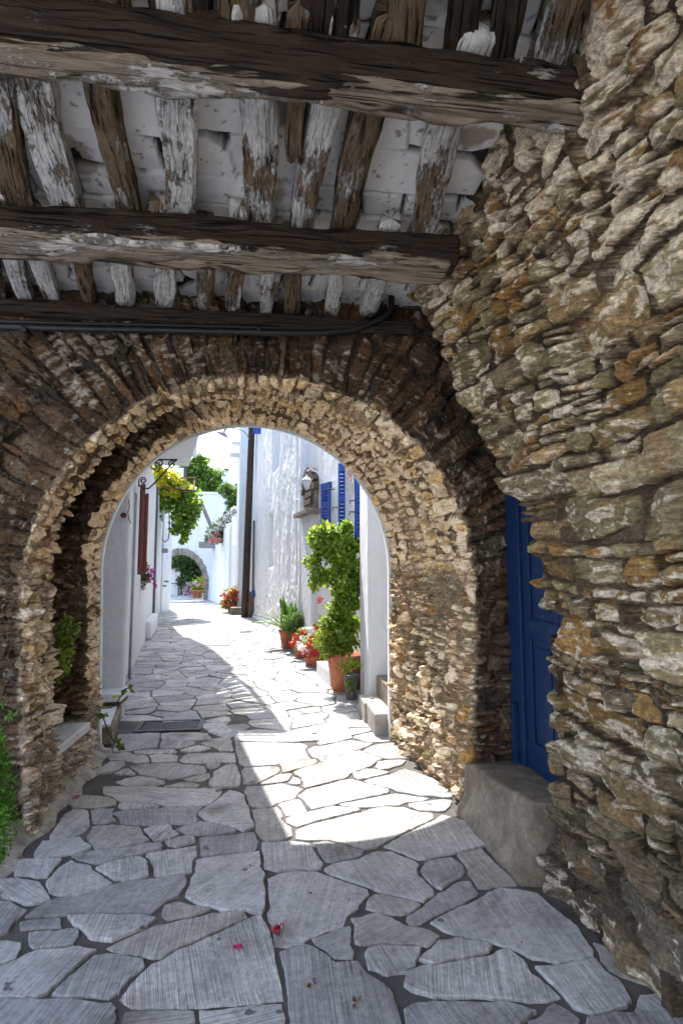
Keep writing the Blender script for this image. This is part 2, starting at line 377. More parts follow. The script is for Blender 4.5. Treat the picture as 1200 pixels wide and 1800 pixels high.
M['darkwood'] = mat_plain('dark_wood', (.03, .022, .02), .6, .4, 20, .001)
M['soil'] = mat_plain('soil', (.05, .035, .025), .95, .3, 40, .004)

# ================================================================ SETTING: ground and paving
def ground_mat():
    m, nt, bs = mat_new('mortar_ground')
    n = noise(nt, 3.5, 8, .65); n2 = noise(nt, 90, 4, .7)
    r = ramp(nt, [(.3, (.05, .046, .043)), (.5, (.085, .079, .073)), (.72, (.14, .13, .12))]); nt.links.new(n.outputs[0], r.inputs[0])
    nt.links.new(r.outputs[0], bs.inputs['Base Color']); bs.inputs['Roughness'].default_value = .9
    add_bump(nt, bs, [(n.outputs[0], .02), (n2.outputs[0], .004)], .8); return m
M['ground'] = ground_mat()
g = MB(); g.add([(-400, -200, 0), (400, -200, 0), (400, 900, 0), (-400, 900, 0)], [(0, 1, 2, 3)])
tag(g.build('ground', M['ground']), kind='structure')

def slab_mat():
    m, nt, bs = mat_new('grey_flagstone')
    at = nt.nodes.new('ShaderNodeAttribute'); at.attribute_name = 'Col'
    comb = noise(nt, 1, 3, .6, 'UV', (3, 150, 1), .15)           # saw marks along the slab
    comb2 = noise(nt, 1, 4, .7, 'UV', (1.2, 42, 1), .2)
    cl = noise(nt, 3.2, 6, .62); cr = ramp(nt, [(.30, (.62,)*3), (.5, (.98,)*3), (.7, (1.22,)*3)]); nt.links.new(cl.outputs[0], cr.inputs[0])
    k = ramp(nt, [(.36, (.42,)*3), (.62, (1.6,)*3)]); nt.links.new(comb.outputs[0], k.inputs[0])
    k2 = ramp(nt, [(.35, (.78,)*3), (.65, (1.12,)*3)]); nt.links.new(comb2.outputs[0], k2.inputs[0])
    c = mixc(nt, 1., at.outputs['Color'], cr.outputs[0], 'MULTIPLY'); cmk = nt.nodes.new('ShaderNodeMath'); cmk.operation = 'MULTIPLY'; cmk.inputs[1].default_value = .95; nt.links.new(at.outputs['Alpha'], cmk.inputs[0])
    pt_n = noise(nt, 2.3, 4, .6); pm_ = nt.nodes.new('ShaderNodeMath'); pm_.operation = 'MULTIPLY'; pr_ = ramp(nt, [(.35, (.15,)*3), (.6, (1,)*3)]); nt.links.new(pt_n.outputs[0], pr_.inputs[0]); nt.links.new(pr_.outputs[0], pm_.inputs[0]); nt.links.new(cmk.outputs[0], pm_.inputs[1])
    gn = noise(nt, 38, 6, .75); gr_ = ramp(nt, [(.35, (.62,)*3), (.5, (1,)*3), (.68, (1.25,)*3)]); nt.links.new(gn.outputs[0], gr_.inputs[0]); c = mixc(nt, .8, c, gr_.outputs[0], 'MULTIPLY')
    st_n = noise(nt, 1.7, 7, .7, None, (1, 1, 1), .8); st_r = ramp(nt, [(.56, (1, 1, 1)), (.68, (.52, .46, .40))]); nt.links.new(st_n.outputs[0], st_r.inputs[0]); c = mixc(nt, 1., c, st_r.outputs[0], 'MULTIPLY')
    c = mixc(nt, pm_.outputs[0], c, mixc(nt, 1., c, k.outputs[0], 'MULTIPLY')); c = mixc(nt, .8, c, k2.outputs[0], 'MULTIPLY')
    sp = noise(nt, 7, 3, .5); sr = ramp(nt, [(.70, (0,)*3), (.715, (1,)*3)]); nt.links.new(sp.outputs[0], sr.inputs[0])
    c = mixc(nt, sr.outputs[0], c, (.13, .12, .125))
    nt.links.new(c, bs.inputs['Base Color']); bs.inputs['Roughness'].default_value = .62; bs.inputs['Specular IOR Level'].default_value = .35
    n2 = noise(nt, 60, 4, .7); add_bump(nt, bs, [(cl.outputs[0], .01), (comb.outputs[0], .004), (comb2.outputs[0], .003), (n2.outputs[0], .002)], .9)
    return m
M['slab'] = slab_mat()
ZA = dict(A=(0, 1380, 2.857), B=(0, 1300, 2.), C=(400, 1500, 2.857), D=(400, 1250, 2.667), E=(720, 1450, 2.5), F=(150, 1180, 3.636))
SL = {
'A': [[550,20,700,12,1080,35,1085,65,1050,95,900,108,640,85,560,55],[385,75,540,75,575,100,380,112],[565,145,700,125,1000,115,960,185,680,205,610,190],[600,105,780,105,800,118,640,122],
 [375,130,430,140,440,210,400,240,290,265,330,200],[470,140,560,130,580,185,480,190],[475,215,690,210,740,285,700,300,510,325,490,290],[725,230,835,215,880,255,790,285],[895,230,1000,205,1180,238,1000,252],
 [855,295,960,268,965,290,890,312],[240,300,370,290,425,325,400,340,220,355],[370,365,790,305,800,325,560,385,400,385],[750,350,970,318,965,440,900,455,775,460],[495,425,640,375,740,385,750,465,580,480],
 [360,385,560,495,390,555,280,530,260,490],[130,400,265,398,225,460,75,465],[-60,500,90,470,180,510,220,580,140,605,-60,560],[180,655,250,610,600,520,920,470,915,510,760,640,600,645,300,655],[-60,590,60,590,105,650,30,740,-60,760],
 [340,670,560,665,745,685,570,775],[110,705,290,690,290,715,120,725],[150,750,355,750,340,790,200,800],[840,620,1000,615,1055,630,900,675,860,675]],
'B': [[705,265,810,195,840,205,885,310,860,318],[710,350,880,335,890,395,720,410],[690,430,905,405,930,590,915,612,700,590,680,540],[395,735,640,640,860,617,855,632,570,768],
 [450,910,470,870,620,750,910,640,925,660,950,780,985,870,985,915,700,945,480,935],[215,890,330,772,490,785,490,805,380,905],[-40,840,130,765,330,750,230,830,130,905,-40,910],[-40,940,380,945,400,1100,-40,1100],
 [455,975,680,962,675,1100,455,1100],[710,965,985,945,1000,1100,710,1100],[-40,730,40,735,30,770,-40,800]],
'C': [[495,90,820,0,930,50,945,110,1025,215,980,245,720,180],[215,140,330,110,440,115,600,165,700,190,700,215,590,290,570,370,300,460,265,455,225,330],[440,440,615,375,610,525,540,528],[710,235,740,220,970,270,930,300,870,305,720,270],
 [635,350,760,345,1045,430,1000,475,850,465,640,455],[715,495,790,475,975,480,890,600,720,580],[290,520,380,485,450,500,540,565,640,570,740,670,870,870,900,960,340,960,300,640]],
'D': [[180,635,385,630,440,720,430,740,180,740],[410,630,480,630,630,660,590,690,460,710],[755,640,820,600,1010,505,1080,530,1160,625,1000,665,890,695],
 [40,155,345,155,370,225,80,265,50,200],[380,185,560,145,680,155,440,235,400,210],[255,260,415,230,400,250,265,292],[80,268,235,268,235,285,140,345,95,340],[150,345,230,310,295,300,280,330,160,350],[290,345,310,318,335,320,338,345],
 [315,295,620,195,720,230,560,310,370,360,345,320],[110,365,250,345,340,370,310,405,170,455,120,440],[250,440,335,420,355,470,280,490],[335,400,380,375,560,330,600,335,745,375,740,390,400,460],[130,475,230,462,245,490,295,590,200,610,150,560],
 [270,510,500,462,620,470,330,540,280,530],[325,570,400,535,740,455,940,490,950,510,650,650,480,600,330,600],[530,445,760,398,960,410,780,440,600,455],[580,300,650,280,750,295,620,320],[650,335,830,290,940,330,1040,410,900,405,760,360],
 [690,170,780,160,840,225,740,225,640,195],[700,240,830,235,720,275],[850,440,1040,425,990,460,900,470],[410,105,450,80,560,70,590,130,440,160],[45,100,390,95,400,130,340,150,40,150]],
'E': [[0,410,200,265,250,265,285,315,10,440],[60,205,100,175,170,165,200,190,205,225,140,285,85,250],[255,150,300,140,425,260,310,275,290,200],[110,435,400,300,530,330,650,430,800,560,790,580,650,605,480,540],
 [60,600,130,525,345,545,340,560,100,612],[0,670,420,580,500,670,620,755,110,762,0,705],[0,830,100,790,250,790,555,835,470,900,450,960,0,960],[600,650,810,615,880,700,990,790,800,830,740,800],[520,870,640,825,720,870,700,960,520,960],
 [800,880,1000,830,1190,880,1180,960,800,960],[820,540,940,590,960,660,880,640]],
'F': [[245,415,470,405,455,490,210,520],[490,408,780,400,770,430,500,443],[478,470,500,452,665,452,665,475,600,498,490,498],[320,520,555,508,555,525,330,532],[170,540,260,530,395,555,395,585,190,570],[420,545,540,540,580,580,440,582],
 [610,575,680,540,945,530,940,580,640,590],[305,620,560,592,745,620,740,650,640,680,480,690,350,660],[240,710,330,682,440,690,485,720,260,728],[640,695,780,670,780,690,710,712],[500,745,680,720,710,740,700,748],[820,700,850,640,940,605,970,700,960,730,840,740],
 [785,600,850,598,810,632],[225,655,260,637,320,665],[120,650,180,590,225,590,200,640],[620,515,720,492,800,500,680,512],[775,470,920,415,935,510,850,500],[790,320,890,290,900,325,820,330],[775,345,900,340,905,395,790,392]]}
def alley_left(y):  return np.interp(y, [-50, 3.4, 5, 6.9, 10, 17.8, 28, 60], [-3.5, -1.42, -1.38, -1.61, -2.18, -3.42, -4.76, -9])
def alley_right(y): return np.interp(y, [-50, 2, 2.9, 3.8, 5.4, 7.6, 15.4, 19.4, 24, 30, 60], [3.5, 1.5, 1.4, 1.33, 1.2, 1.2, .15, -.45, -1.4, -2.7, -7])
polys = []
for key, ls in SL.items():
    ox, oy, s = ZA[key]
    for l in ls: polys.append([G(ox+l[i]/s, oy+l[i+1]/s).xy for i in range(0, len(l), 2)])
n_traced = len(polys)
def clip(poly, n, d):                                 # keep n.p <= d
    out = []
    for i in range(len(poly)):
        a, b = poly[i], poly[(i+1) % len(poly)]; fa, fb = n.dot(a)-d, n.dot(b)-d
        if fa <= 0: out.append(a)
        if fa*fb < 0: out.append(a+(b-a)*(fa/(fa-fb)))
    return out
def traced(x, y):                                     # is this ground point inside the zone laid by hand
    if y < .2: return False
    p = Vector((x, y, 0)); v = p-Vector((0, 0, CAM_H)); zc = v.dot(FV)
    if zc < .1: return False
    px = 600+CAM_F*v.dot(RV)/zc; py = 900-CAM_F*v.dot(UV_)/zc
    if py < 1266 or px < -25 or px > 1225 or py > 1850: return False
    if px > 392 and py < 1291: return False
    if px > 560 and py < 1302: return False
    if 236 < px < 362 and 1262 < py < 1292: return True
    return True
sites = []; rs = random.Random(3)
def fill(y0, y1, dx, dy, xa=None, xb=None):
    y = y0
    while y < y1:
        x = (alley_left(y) if xa is None else xa)-.3
        while x < (alley_right(y) if xb is None else xb)+.4:
            sites.append((x+rs.uniform(-.42, .42)*dx, y+rs.uniform(-.45, .45)*dy, dx, dy)); x += dx
        y += dy
fill(5.6, 12, .44, .27); fill(12, 34, .6, .5); fill(-7, 5.6, .6, .5, -2.3, 1.7); fill(34, 44, .8, .8, -9, -2); fill(-6, 3.4, .7, .6, -9, -2.6)  # last call: unseen courtyard slabs at left, added to bounce sunlight inside
sa = np.array([(a, b) for a, b, _, _ in sites])
for i, (x, y, dx, dy) in enumerate(sites):
    if traced(x, y): continue
    cell = [Vector((x-dx*1.6, y-dy*1.6)), Vector((x+dx*1.6, y-dy*1.6)), Vector((x+dx*1.6, y+dy*1.6)), Vector((x-dx*1.6, y+dy*1.6))]
    dd = (sa[:, 0]-x)**2+(sa[:, 1]-y)**2; near = np.argsort(dd)[1:16]; p = Vector((x, y))
    for j in near:
        q = Vector(sa[j]); n = (q-p); L = n.length
        if L < 1e-4: continue
        n /= L; cell = clip(cell, n, n.dot((p+q)/2)-rs.uniform(.004, .013))
        if len(cell) < 3: break
    if len(cell) >= 3: polys.append(cell)
sv, sf, sc, suv = [], [], [], []
area2 = lambda P_: sum(P_[i].x*P_[(i+1) % len(P_)].y-P_[(i+1) % len(P_)].x*P_[i].y for i in range(len(P_)))/2
polys = [p if area2(p) > 0 else p[::-1] for p in polys]
isT = [i < n_traced for i in range(len(polys))]
near_ids = [i for i, p in enumerate(polys) if isT[i] or min(q.y for q in p) < 9 and max(q.y for q in p) > 1.2]
SA = np.array([(polys[i][k].x, polys[i][k].y) for i in near_ids for k in range(len(polys[i]))])
SB = np.array([(polys[i][(k+1) % len(polys[i])].x, polys[i][(k+1) % len(polys[i])].y) for i in near_ids for k in range(len(polys[i]))])
SI = np.array([i for i in near_ids for k in range(len(polys[i]))]); SD = SB-SA; SL2 = (SD**2).sum(1)+1e-12
for pi_, poly in enumerate(polys):
    n = len(poly); cx = sum((p.x for p in poly))/n; cy = sum((p.y for p in poly))/n; c = Vector((cx, cy))
    if area2(poly) < .0015: continue
    step = .022 if cy < 8 else .09; ring = []; nrm = []
    ns_ = [Vector(((poly[(i+1) % n]-poly[i]).y, -(poly[(i+1) % n]-poly[i]).x)).normalized() for i in range(n)]
    for i in range(n):
        a, b = poly[i], poly[(i+1) % n]; k = max(1, int((b-a).length/step))
        for t in range(k):
            ring.append(a+(b-a)*(t/k)); nrm.append(ns_[i] if t else (ns_[i]+ns_[i-1])*(1/max(.8, 1+ns_[i].dot(ns_[i-1]))))
    if isT[pi_]:
        m_o = SI != pi_; A_, D_, L_2 = SA[m_o], SD[m_o], SL2[m_o]; out = []
        for q, nn in zip(ring, nrm):
            pq = np.array((q.x, q.y))-A_; t = np.clip((pq*D_).sum(1)/L_2, 0, 1)[:, None]; d = math.sqrt(float((((pq-D_*t)**2).sum(1)).min()))
            g_ = min(.05, max(-.004, d/2-.0085)); g_ += (float(fbm(q.x*14, q.y*14, 5, 2))-.5)*.014+(float(fbm(q.x*55, q.y*55, 6, 2))-.5)*.012
            out.append(q+nn*g_)
        ring = out
    else: ring = [q+nn*((float(fbm(q.x*14, q.y*14, 5, 2))-.5)*.012+(float(fbm(q.x*50, q.y*50, 6, 2))-.5)*.012) for q, nn in zip(ring, nrm)]
    m = len(ring); z = rs.uniform(.007, .016); b0 = len(sv); ang = rs.choice((1.57, 1.57, 1.3, 1.8, rs.uniform(0, 3)))
    base = rs.choice(((.43, .425, .42), (.33, .328, .33), (.45, .445, .44), (.44, .435, .43), (.31, .308, .31), (.36, .345, .32))); cm = rs.uniform(.1, 1)
    tl = (rs.uniform(-.02, .02), rs.uniform(-.02, .02))
    for (ins, zz) in ((0, .0005), (.0015, z*.8), (.006, z)):
        for q in ring:
            d = c-q; L = d.length+1e-6; p = q+d*(min(ins, L*.3)/L); h = zz+((p.x-cx)*tl[0]+(p.y-cy)*tl[1] if zz > .001 else 0)
            sv.append((p.x, p.y, max(.0005, h))); sc.append((*base, cm)); ca, sa_ = math.cos(ang), math.sin(ang)
            suv.append((p.x*ca+p.y*sa_+pi_*3.1, -p.x*sa_+p.y*ca))
    for r_ in range(2):
        for i in range(m): sf.append((b0+r_*m+i, b0+r_*m+(i+1) % m, b0+(r_+1)*m+(i+1) % m, b0+(r_+1)*m+i))
    sf.append(tuple(b0+2*m+i for i in range(m)))
me = bpy.data.meshes.new('paving'); me.from_pydata(sv, [], sf)
a = me.attributes.new('Col', 'FLOAT_COLOR', 'POINT'); a.data.foreach_set('color', np.array(sc, np.float32).ravel())
ul = me.uv_layers.new(name='UVMap'); li = np.zeros(len(me.loops), np.int32); me.loops.foreach_get('vertex_index', li)
ul.data.foreach_set('uv', np.array(suv, np.float32)[li].ravel())
tag(link('paving', me, M['slab']), kind='structure')

# ================================================================ near right stone wall (leaning in towards the ceiling)
mA = Masonry(5.2, 4.2, 11, hr=(.05, .20), asp=(1.0, 3.3), thin=.40, prot=(.014, .055), jit=.18, gap=.003)
mB = Masonry(5.2, 4.2, 23, hr=(.05, .15), asp=(1.0, 3.0), thin=.35, prot=(.01, .05))
mF = Masonry(7.5, 2.6, 37, hr=(.38, .62), asp=(.09, .26), thin=0, prot=(.006, .035), gap=.004, bev=.012, jit=.25)
mV = Masonry(7.5, 2.6, 31, hr=(.16, .34), asp=(.22, .5), thin=0, prot=(.006, .026), gap=.004, bev=.010)   # upright thin stones of the arch
def xw(z, Y=2.5): return 1.46-.44*np.clip(z/3.35, 0, 1.3)**2.2-.05*(Y-2.)*(z < 9)
SIL = [(962,1600),(958,1540),(962,1440),(968,1380),(972,1290),(968,1200),(966,1120),(952,1040),(930,960),(908,880),(888,830),(862,795),(838,740),(812,690),(786,640),(770,590),(745,550),(706,515)]
sz, sy = [], []
for px, py in SIL:
    d = ray(px, py); lo, hi = 1.0, 4.2
    for _ in range(40):
        t = (lo+hi)/2; p = d*(t/d.y); 
        if p.x < xw(1.6+p.z, p.y): lo = t
        else: hi = t
    sz.append(1.6+p.z); sy.append(lo)
sz[0] = -.05
YE = lambda z: np.minimum(np.interp(z, sz, sy), 3.86)
nz, ny = 660, 900
zz = np.linspace(-.06, 3.6, nz); P = np.zeros((ny, nz, 3)); NN = np.zeros((ny, nz, 3)); U = np.zeros((ny, nz)); V = np.zeros((ny, nz))
ncor, nret = 14, 60; nmain = ny-ncor-nret
for j, z in enumerate(zz):
    ye = float(YE(z)); y0 = -1.85; R = .05
    t = np.linspace(0, 1, nmain)**.8; Y = y0+(ye-R-y0)*t; X = xw(z, Y)
    x_e = float(xw(z, ye)); a_ = np.linspace(0, PI/2, ncor)
    Xc = x_e+R-R*np.cos(a_); Yc = ye-R+R*np.sin(a_)
    Xr = x_e+R+np.linspace(.01, .55, nret); Yr = np.full(nret, ye)
    P[:, j, 0] = np.concatenate([X, Xc, Xr]); P[:, j, 1] = np.concatenate([Y, Yc, Yr]); P[:, j, 2] = z
    slope = (float(xw(z+.01))-float(xw(z-.01)))/.02
    NN[:nmain, j] = np.array((-1, -.05, slope))/math.sqrt(1+slope*slope)
    NN[nmain:nmain+ncor, j, 0] = -np.cos(a_); NN[nmain:nmain+ncor, j, 1] = np.sin(a_); NN[nmain+ncor:, j, 1] = 1
    U[:, j] = np.concatenate([Y, ye-R+R*a_, ye-R+R*PI/2+np.linspace(.01, .55, nret)]); V[:, j] = z
def pal_right(U, V, r):
    wm = sstep(.9, 1.9, V+.5*fbm(U, V, 77, 2))[..., None, None]
    g7 = np.concatenate([PAL_GREY, PAL_GREY[:1]])[None, None]; return g7*(1-wm)*1.0+PAL_WARM[None, None]*wm
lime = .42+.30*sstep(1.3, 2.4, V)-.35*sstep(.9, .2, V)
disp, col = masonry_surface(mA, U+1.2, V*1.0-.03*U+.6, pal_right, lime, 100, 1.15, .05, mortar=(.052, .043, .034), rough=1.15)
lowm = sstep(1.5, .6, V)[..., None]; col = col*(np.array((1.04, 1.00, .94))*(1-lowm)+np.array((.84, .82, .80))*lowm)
lo_ = sstep(.55, .0, V)[..., None]*.35; 
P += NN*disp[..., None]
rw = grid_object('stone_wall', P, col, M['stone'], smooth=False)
tag(rw, 'rough rubble stone wall filling the right side, leaning inward to the timber ceiling', 'wall')

# ================================================================ arched stone passage: front face, soffit with left recess, rear ring
Y1, Y2 = 3.80, 5.44
def profile(cx, rx, zs, rise, xl0, xr0, n, z0=-.05):
    """from left foot over the crown to right foot; returns points (x,z), outward normals, arc length"""
    pts = []
    k1 = int(n*.22)
    for t in np.linspace(0, 1, k1, endpoint=False): pts.append((xl0+(cx-rx-xl0)*t**.7, z0+(zs-z0)*t))
    k2 = n-2*k1
    for t in np.linspace(0, 1, k2): a = PI*(1-t); pts.append((cx+rx*math.cos(a), zs+rise*math.sin(a)))
    for t in np.linspace(0, 1, k1+1)[1:]: t2 = 1-t; pts.append((xr0+(cx+rx-xr0)*t2**.7, z0+(zs-z0)*t2))
    p = np.array(pts); d = np.gradient(p, axis=0); d /= np.linalg.norm(d, axis=1)[:, None]
    for _ in range(6): d[1:-1] = (d[:-2]+2*d[1:-1]+d[2:])/4
    d /= np.linalg.norm(d, axis=1)[:, None]
    return p, np.stack([-d[:, 1], d[:, 0]], 1)
NS = 900
p1, n1 = profile(-.05, 1.45, 1.5, 1.39, -1.38, 1.34, NS)
p2, n2 = profile(-.165, 1.345, 1.6, 1.385, -1.45, 1.17, NS)
s1 = np.concatenate([[0], np.cumsum(np.linalg.norm(np.diff(p1, axis=0), axis=1))])
# distance outward to the edge of the face rectangle
def outdist(p, n):
    L = []
    for (x, z), (a, b) in zip(p, n):
        c = [9.]
        if a < -1e-3: c.append((-2.3-x)/a)
        if a > 1e-3: c.append((1.95-x)/a)
        if b > 1e-3: c.append((3.50-z)/b)
        L.append(min(c))
    return np.array(L)
dmax = outdist(p1, n1)
YSEG = np.concatenate([np.linspace(Y1+.042, 4.24, 50, endpoint=False), np.linspace(4.24, 4.36, 40, endpoint=False), np.linspace(4.36, 4.94, 50, endpoint=False), np.linspace(4.94, 5.06, 60, endpoint=False), np.linspace(5.06, Y2, 46)])
nf, nc, ns2 = 130, 9, len(YSEG)
Rr = .035
cols_P = np.zeros((NS, nf+nc+ns2, 3)); cols_N = np.zeros_like(cols_P); Vv = np.zeros((NS, nf+nc+ns2))
for i in range(nf):
    t = 1-i/nf; d = Rr+(dmax-Rr)*t
    cols_P[:, i, 0] = p1[:, 0]+n1[:, 0]*d; cols_P[:, i, 2] = p1[:, 1]+n1[:, 1]*d; cols_P[:, i, 1] = Y1; cols_N[:, i, 1] = -1; Vv[:, i] = -d
for i in range(nc):
    a = (i+.5)/nc*PI/2; d = Rr*(1-math.sin(a))
    j = nf+i; cols_P[:, j, 0] = p1[:, 0]+n1[:, 0]*d; cols_P[:, j, 2] = p1[:, 1]+n1[:, 1]*d; cols_P[:, j, 1] = Y1+Rr*(1-math.cos(a))
    cols_N[:, j, 0] = -n1[:, 0]*math.sin(a); cols_N[:, j, 2] = -n1[:, 1]*math.sin(a); cols_N[:, j, 1] = -math.cos(a); Vv[:, j] = -Rr+Rr*a
th_ = np.arctan2(p1[:, 1]-1.5, p1[:, 0]+.05)            # 0 right .. pi left
CH = np.zeros_like(Vv)
leftness = sstep(1.75, 2.25, np.where(p1[:, 1] > 1.5, th_, np.where(p1[:, 0] < 0, 3.14, 0)))*sstep(.34, .40, p1[:, 1])
for i in range(ns2):
    y = float(YSEG[i]); t = (y-Y1-Rr)/(Y2-Y1-Rr); j = nf+nc+i; q = p1*(1-t)+p2*t; nn = n1*(1-t)+n2*t
    ch = sstep(4.26, 4.34, np.array(y))*(1-sstep(4.96, 5.04, np.array(y)))
    rg = .10*sstep(4.95, 5.02, np.array(y))*0
    CH[:, j] = leftness*sstep(4.245, 4.28, np.array(y))*(1-sstep(5.035, 5.055, np.array(y)))
    off = leftness*.50*ch+(1-leftness)*.05*ch*sstep(1.6, 2.2, p1[:, 1])
    cols_P[:, j, 0] = q[:, 0]+nn[:, 0]*off; cols_P[:, j, 2] = q[:, 1]+nn[:, 1]*off; cols_P[:, j, 1] = y
    wst = leftness*float(ch*(1-ch)*4)**.5*.9; sg_ = 1. if y < 4.6 else -1.
    cols_N[:, j, 0] = -nn[:, 0]*(1-wst); cols_N[:, j, 2] = -nn[:, 1]*(1-wst); cols_N[:, j, 1] = sg_*wst
    prog = float(ch) if y < 4.6 else 2-float(ch); Vv[:, j] = y-Y1+leftness*.42*prog
Us = np.repeat(s1[:, None], Vv.shape[1], 1)
face = (cols_P[..., 1] < Y1+.001)
Xc, Zc = cols_P[..., 0], cols_P[..., 2]
palb = lambda U, V, r: PAL_BROWN
palc = lambda U, V, r: np.array([(.46,.41,.29),(.38,.33,.20),(.52,.49,.40),(.34,.30,.22),(.44,.36,.22),(.40,.38,.33)])  # cream ring stones: bounce light on the soffit painted as pale stone
palm = lambda U, V, r: np.concatenate([PAL_WARM, PAL_GREY])
# radial voussoirs near the arch, coursed rubble further out on the face and on the jambs
dV, cV = masonry_surface(mF, Us*1.0, Vv+2.3, palb, .36, 200, 1., .03, schist=(46, 5))
dC, cC = masonry_surface(mB, Xc+3, Zc, palb, .30, 210, .9, .05, mortar=(.12, .095, .08))
dS, cS = masonry_surface(mV, Us*1.0, Vv+2.3, palc, .80, 220, 1.15, .03, schist=(46, 5), rough=1.3)
dJ, cJ = masonry_surface(mB, Vv*1.15+.4, Zc-.04*Vv, lambda U, V, r: np.concatenate([PAL_WARM, PAL_GREY]), .55, 230, 1.2, .05, rough=1.4)
archz = sstep(1.45, 1.75, Zc+.12*(fbm(Us*3, Vv*3, 9, 2)-.5))
ringz = archz*sstep(.95, .75, -Vv+.25*(fbm(Us*2, Vv*2, 19, 2)-.5))                  # on the face
cV = cV*.54; cC = cC*.52  # front-face stones darkened, their shade painted into the colour
k = ringz; fd = dV*k+dC*(1-k); fc = cV*k[..., None]+cC*(1-k[..., None])
sdp = dS*archz+dJ*(1-archz); scl = (cS*archz[..., None]+cJ*(1-archz[..., None]))*np.array((1.62, 1.52, 1.36))  # soffit and jamb stones brightened with painted bounce light
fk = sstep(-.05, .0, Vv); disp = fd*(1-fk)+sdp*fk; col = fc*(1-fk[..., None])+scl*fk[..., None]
wl = sstep(.95, .35, Zc)*(Xc < 0)*fk*.55; col = col*(1-wl[..., None])+np.array((.5, .48, .44))*wl[..., None]      # whitewash left on the left footing
dk = (CH*1.)[..., None]; col = col*(1-dk)+cC*1.35*dk  # shade of the left recess painted as darker stone
lr = ((Xc < 0)*archz*0+(Xc < .3)*(1-archz)*fk*(1-CH))[..., None]*(Zc > .5)[..., None]; col = col*(1-lr*.8)+(cS*1.45)*lr*.8  # lit band on the left ring legs painted pale
endm = sstep(Y2-.09, Y2-.02, cols_P[..., 1]); disp = disp*(1-.8*endm)
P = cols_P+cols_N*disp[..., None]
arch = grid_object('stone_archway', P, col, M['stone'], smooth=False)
tag(arch, 'rubble stone arch spanning the lane, shade painted on its face, fanned stones over a deep round opening', 'archway')
# white plastered rear rim of the same arch
rim = MB(); ri, rn = p2, n2; K = len(ri)
for (ya, yb, o0, o1) in ((Y2-.01, Y2+.07, -.012, .35),):
    vs = []
    for i in range(0, K, 5):
        for (o, y) in ((o0, ya), (o1, ya), (o1, yb), (o0, yb)): vs.append((ri[i, 0]+rn[i, 0]*o, y, ri[i, 1]+rn[i, 1]*o))
    m_ = len(vs)//4; rim.add(vs, [(a*4+b, a*4+(b+1) % 4, (a+1)*4+(b+1) % 4, (a+1)*4+b) for a in range(m_-1) for b in range(4)])
rim.build('plaster_rim', M['white'], arch, True)
# rubble masonry above and beside the opening, closed behind (the building the lane passes under)
core = MB(); core.box((-3.2, Y1+.25, 3.45), (3.2, Y2, 4.3)); core.box((-4.2, Y1+.3, -.02), (-2.32, Y2+.05, 2.1)); core.box((-2.9, Y1+.31, 2.1), (-2.32, Y2+.04, 4.3)); core.box((2.1, Y1+.2, -.02), (3.6, Y2-.4, 4.3))
core.box((-2.32, Y2-.1, 3.2), (2.1, Y2+.06, 4.3)); core.box((-2.32, Y2-.08, -.02), (-1.85, Y2+.05, 3.2)); core.box((1.5, Y2-.08, -.02), (2.1, Y2+.05, 3.2))
core.build('wall_core', M['white'], arch)
# stone ledge in the recess
lg = MB(); lg.prism([(-1.96, 4.33, .30), (-1.42, 4.30, .30), (-1.40, 4.97, .30), (-1.96, 4.97, .30)], (0, 0, .07))
lg.build('recess_ledge', M['white'], arch, bevel=.012)

# ================================================================ timber ceiling
ZJ = 3.33
ceil = empty('timber_ceiling', (0, 2.2, 3.4), 'old timber ceiling of heavy dark beams and flaking whitewashed joists under white slabs', 'ceiling')
def timber(name, p0, p1, wd, ht, mat, seed, wob=.012, seg=40, parent=None, taper=1., sag=0, crook=0):
    """swept rounded rectangle; UV x along, y around"""
    p0, p1 = Vector(p0), Vector(p1); L = (p1-p0).length; t = (p1-p0).normalized(); sd_ = t.cross(Vector((0, 0, 1))).normalized(); up = sd_.cross(t)
    nr = 44; ang = np.linspace(0, 2*PI, nr+1); e = .42
    cx_ = np.sign(np.cos(ang))*np.abs(np.cos(ang))**e*wd/2; cz_ = np.sign(np.sin(ang))*np.abs(np.sin(ang))**e*ht/2
    T = np.linspace(0, 1, seg); P = np.zeros((seg, nr+1, 3)); uv = np.zeros((seg, nr+1, 2))
    per = np.concatenate([[0], np.cumsum(np.hypot(np.diff(cx_), np.diff(cz_)))])
    for i, tt in enumerate(T):
        f = 1+(taper-1)*tt; a2 = ang.copy(); a2[-1] = 0
        d = 1+((fbm(np.cos(a2)*1.6+seed, np.full(nr+1, tt*L*4)+np.sin(a2)*1.6, seed, 3)-.5)*wob*2+(fbm(np.cos(a2)*6+seed, tt*L*2.5+np.sin(a2)*6, seed+5, 3)-.5)*wob*1.6)/(min(wd, ht)*.5)
        ox = crook*math.sin(tt*PI*1.7+seed)+(float(fbm(tt*2., seed*1., 3, 2))-.5)*wob*2; oz = -sag*math.sin(tt*PI)
        sp_ = np.abs((fbm(tt*L*1.3+np.zeros(nr+1), a2*2.2+seed*3.1, seed+9, 3)-.5)); d = d-(.10*(1-sstep(.0, .035, sp_)))
        if tt in (0., 1.): d = d*.9
        c = p0+t*(L*tt)
        for k in range(3): P[i, :, k] = c[k]+sd_[k]*(cx_*f*d+ox)+up[k]*(cz_*f*d+oz)
        uv[i, :, 0] = tt*L+seed*1.7; uv[i, :, 1] = per+seed*.9
    # end caps: collapse rings
    c0 = P[0].mean(0)[None, None]*np.ones((1, nr+1, 1)); c1 = P[-1].mean(0)[None, None]*np.ones((1, nr+1, 1))
    P = np.concatenate([c0, P, c1]); uv = np.concatenate([uv[:1], uv, uv[-1:]])
    return grid_object(name, P, None, mat, parent, uv)
BH = .142
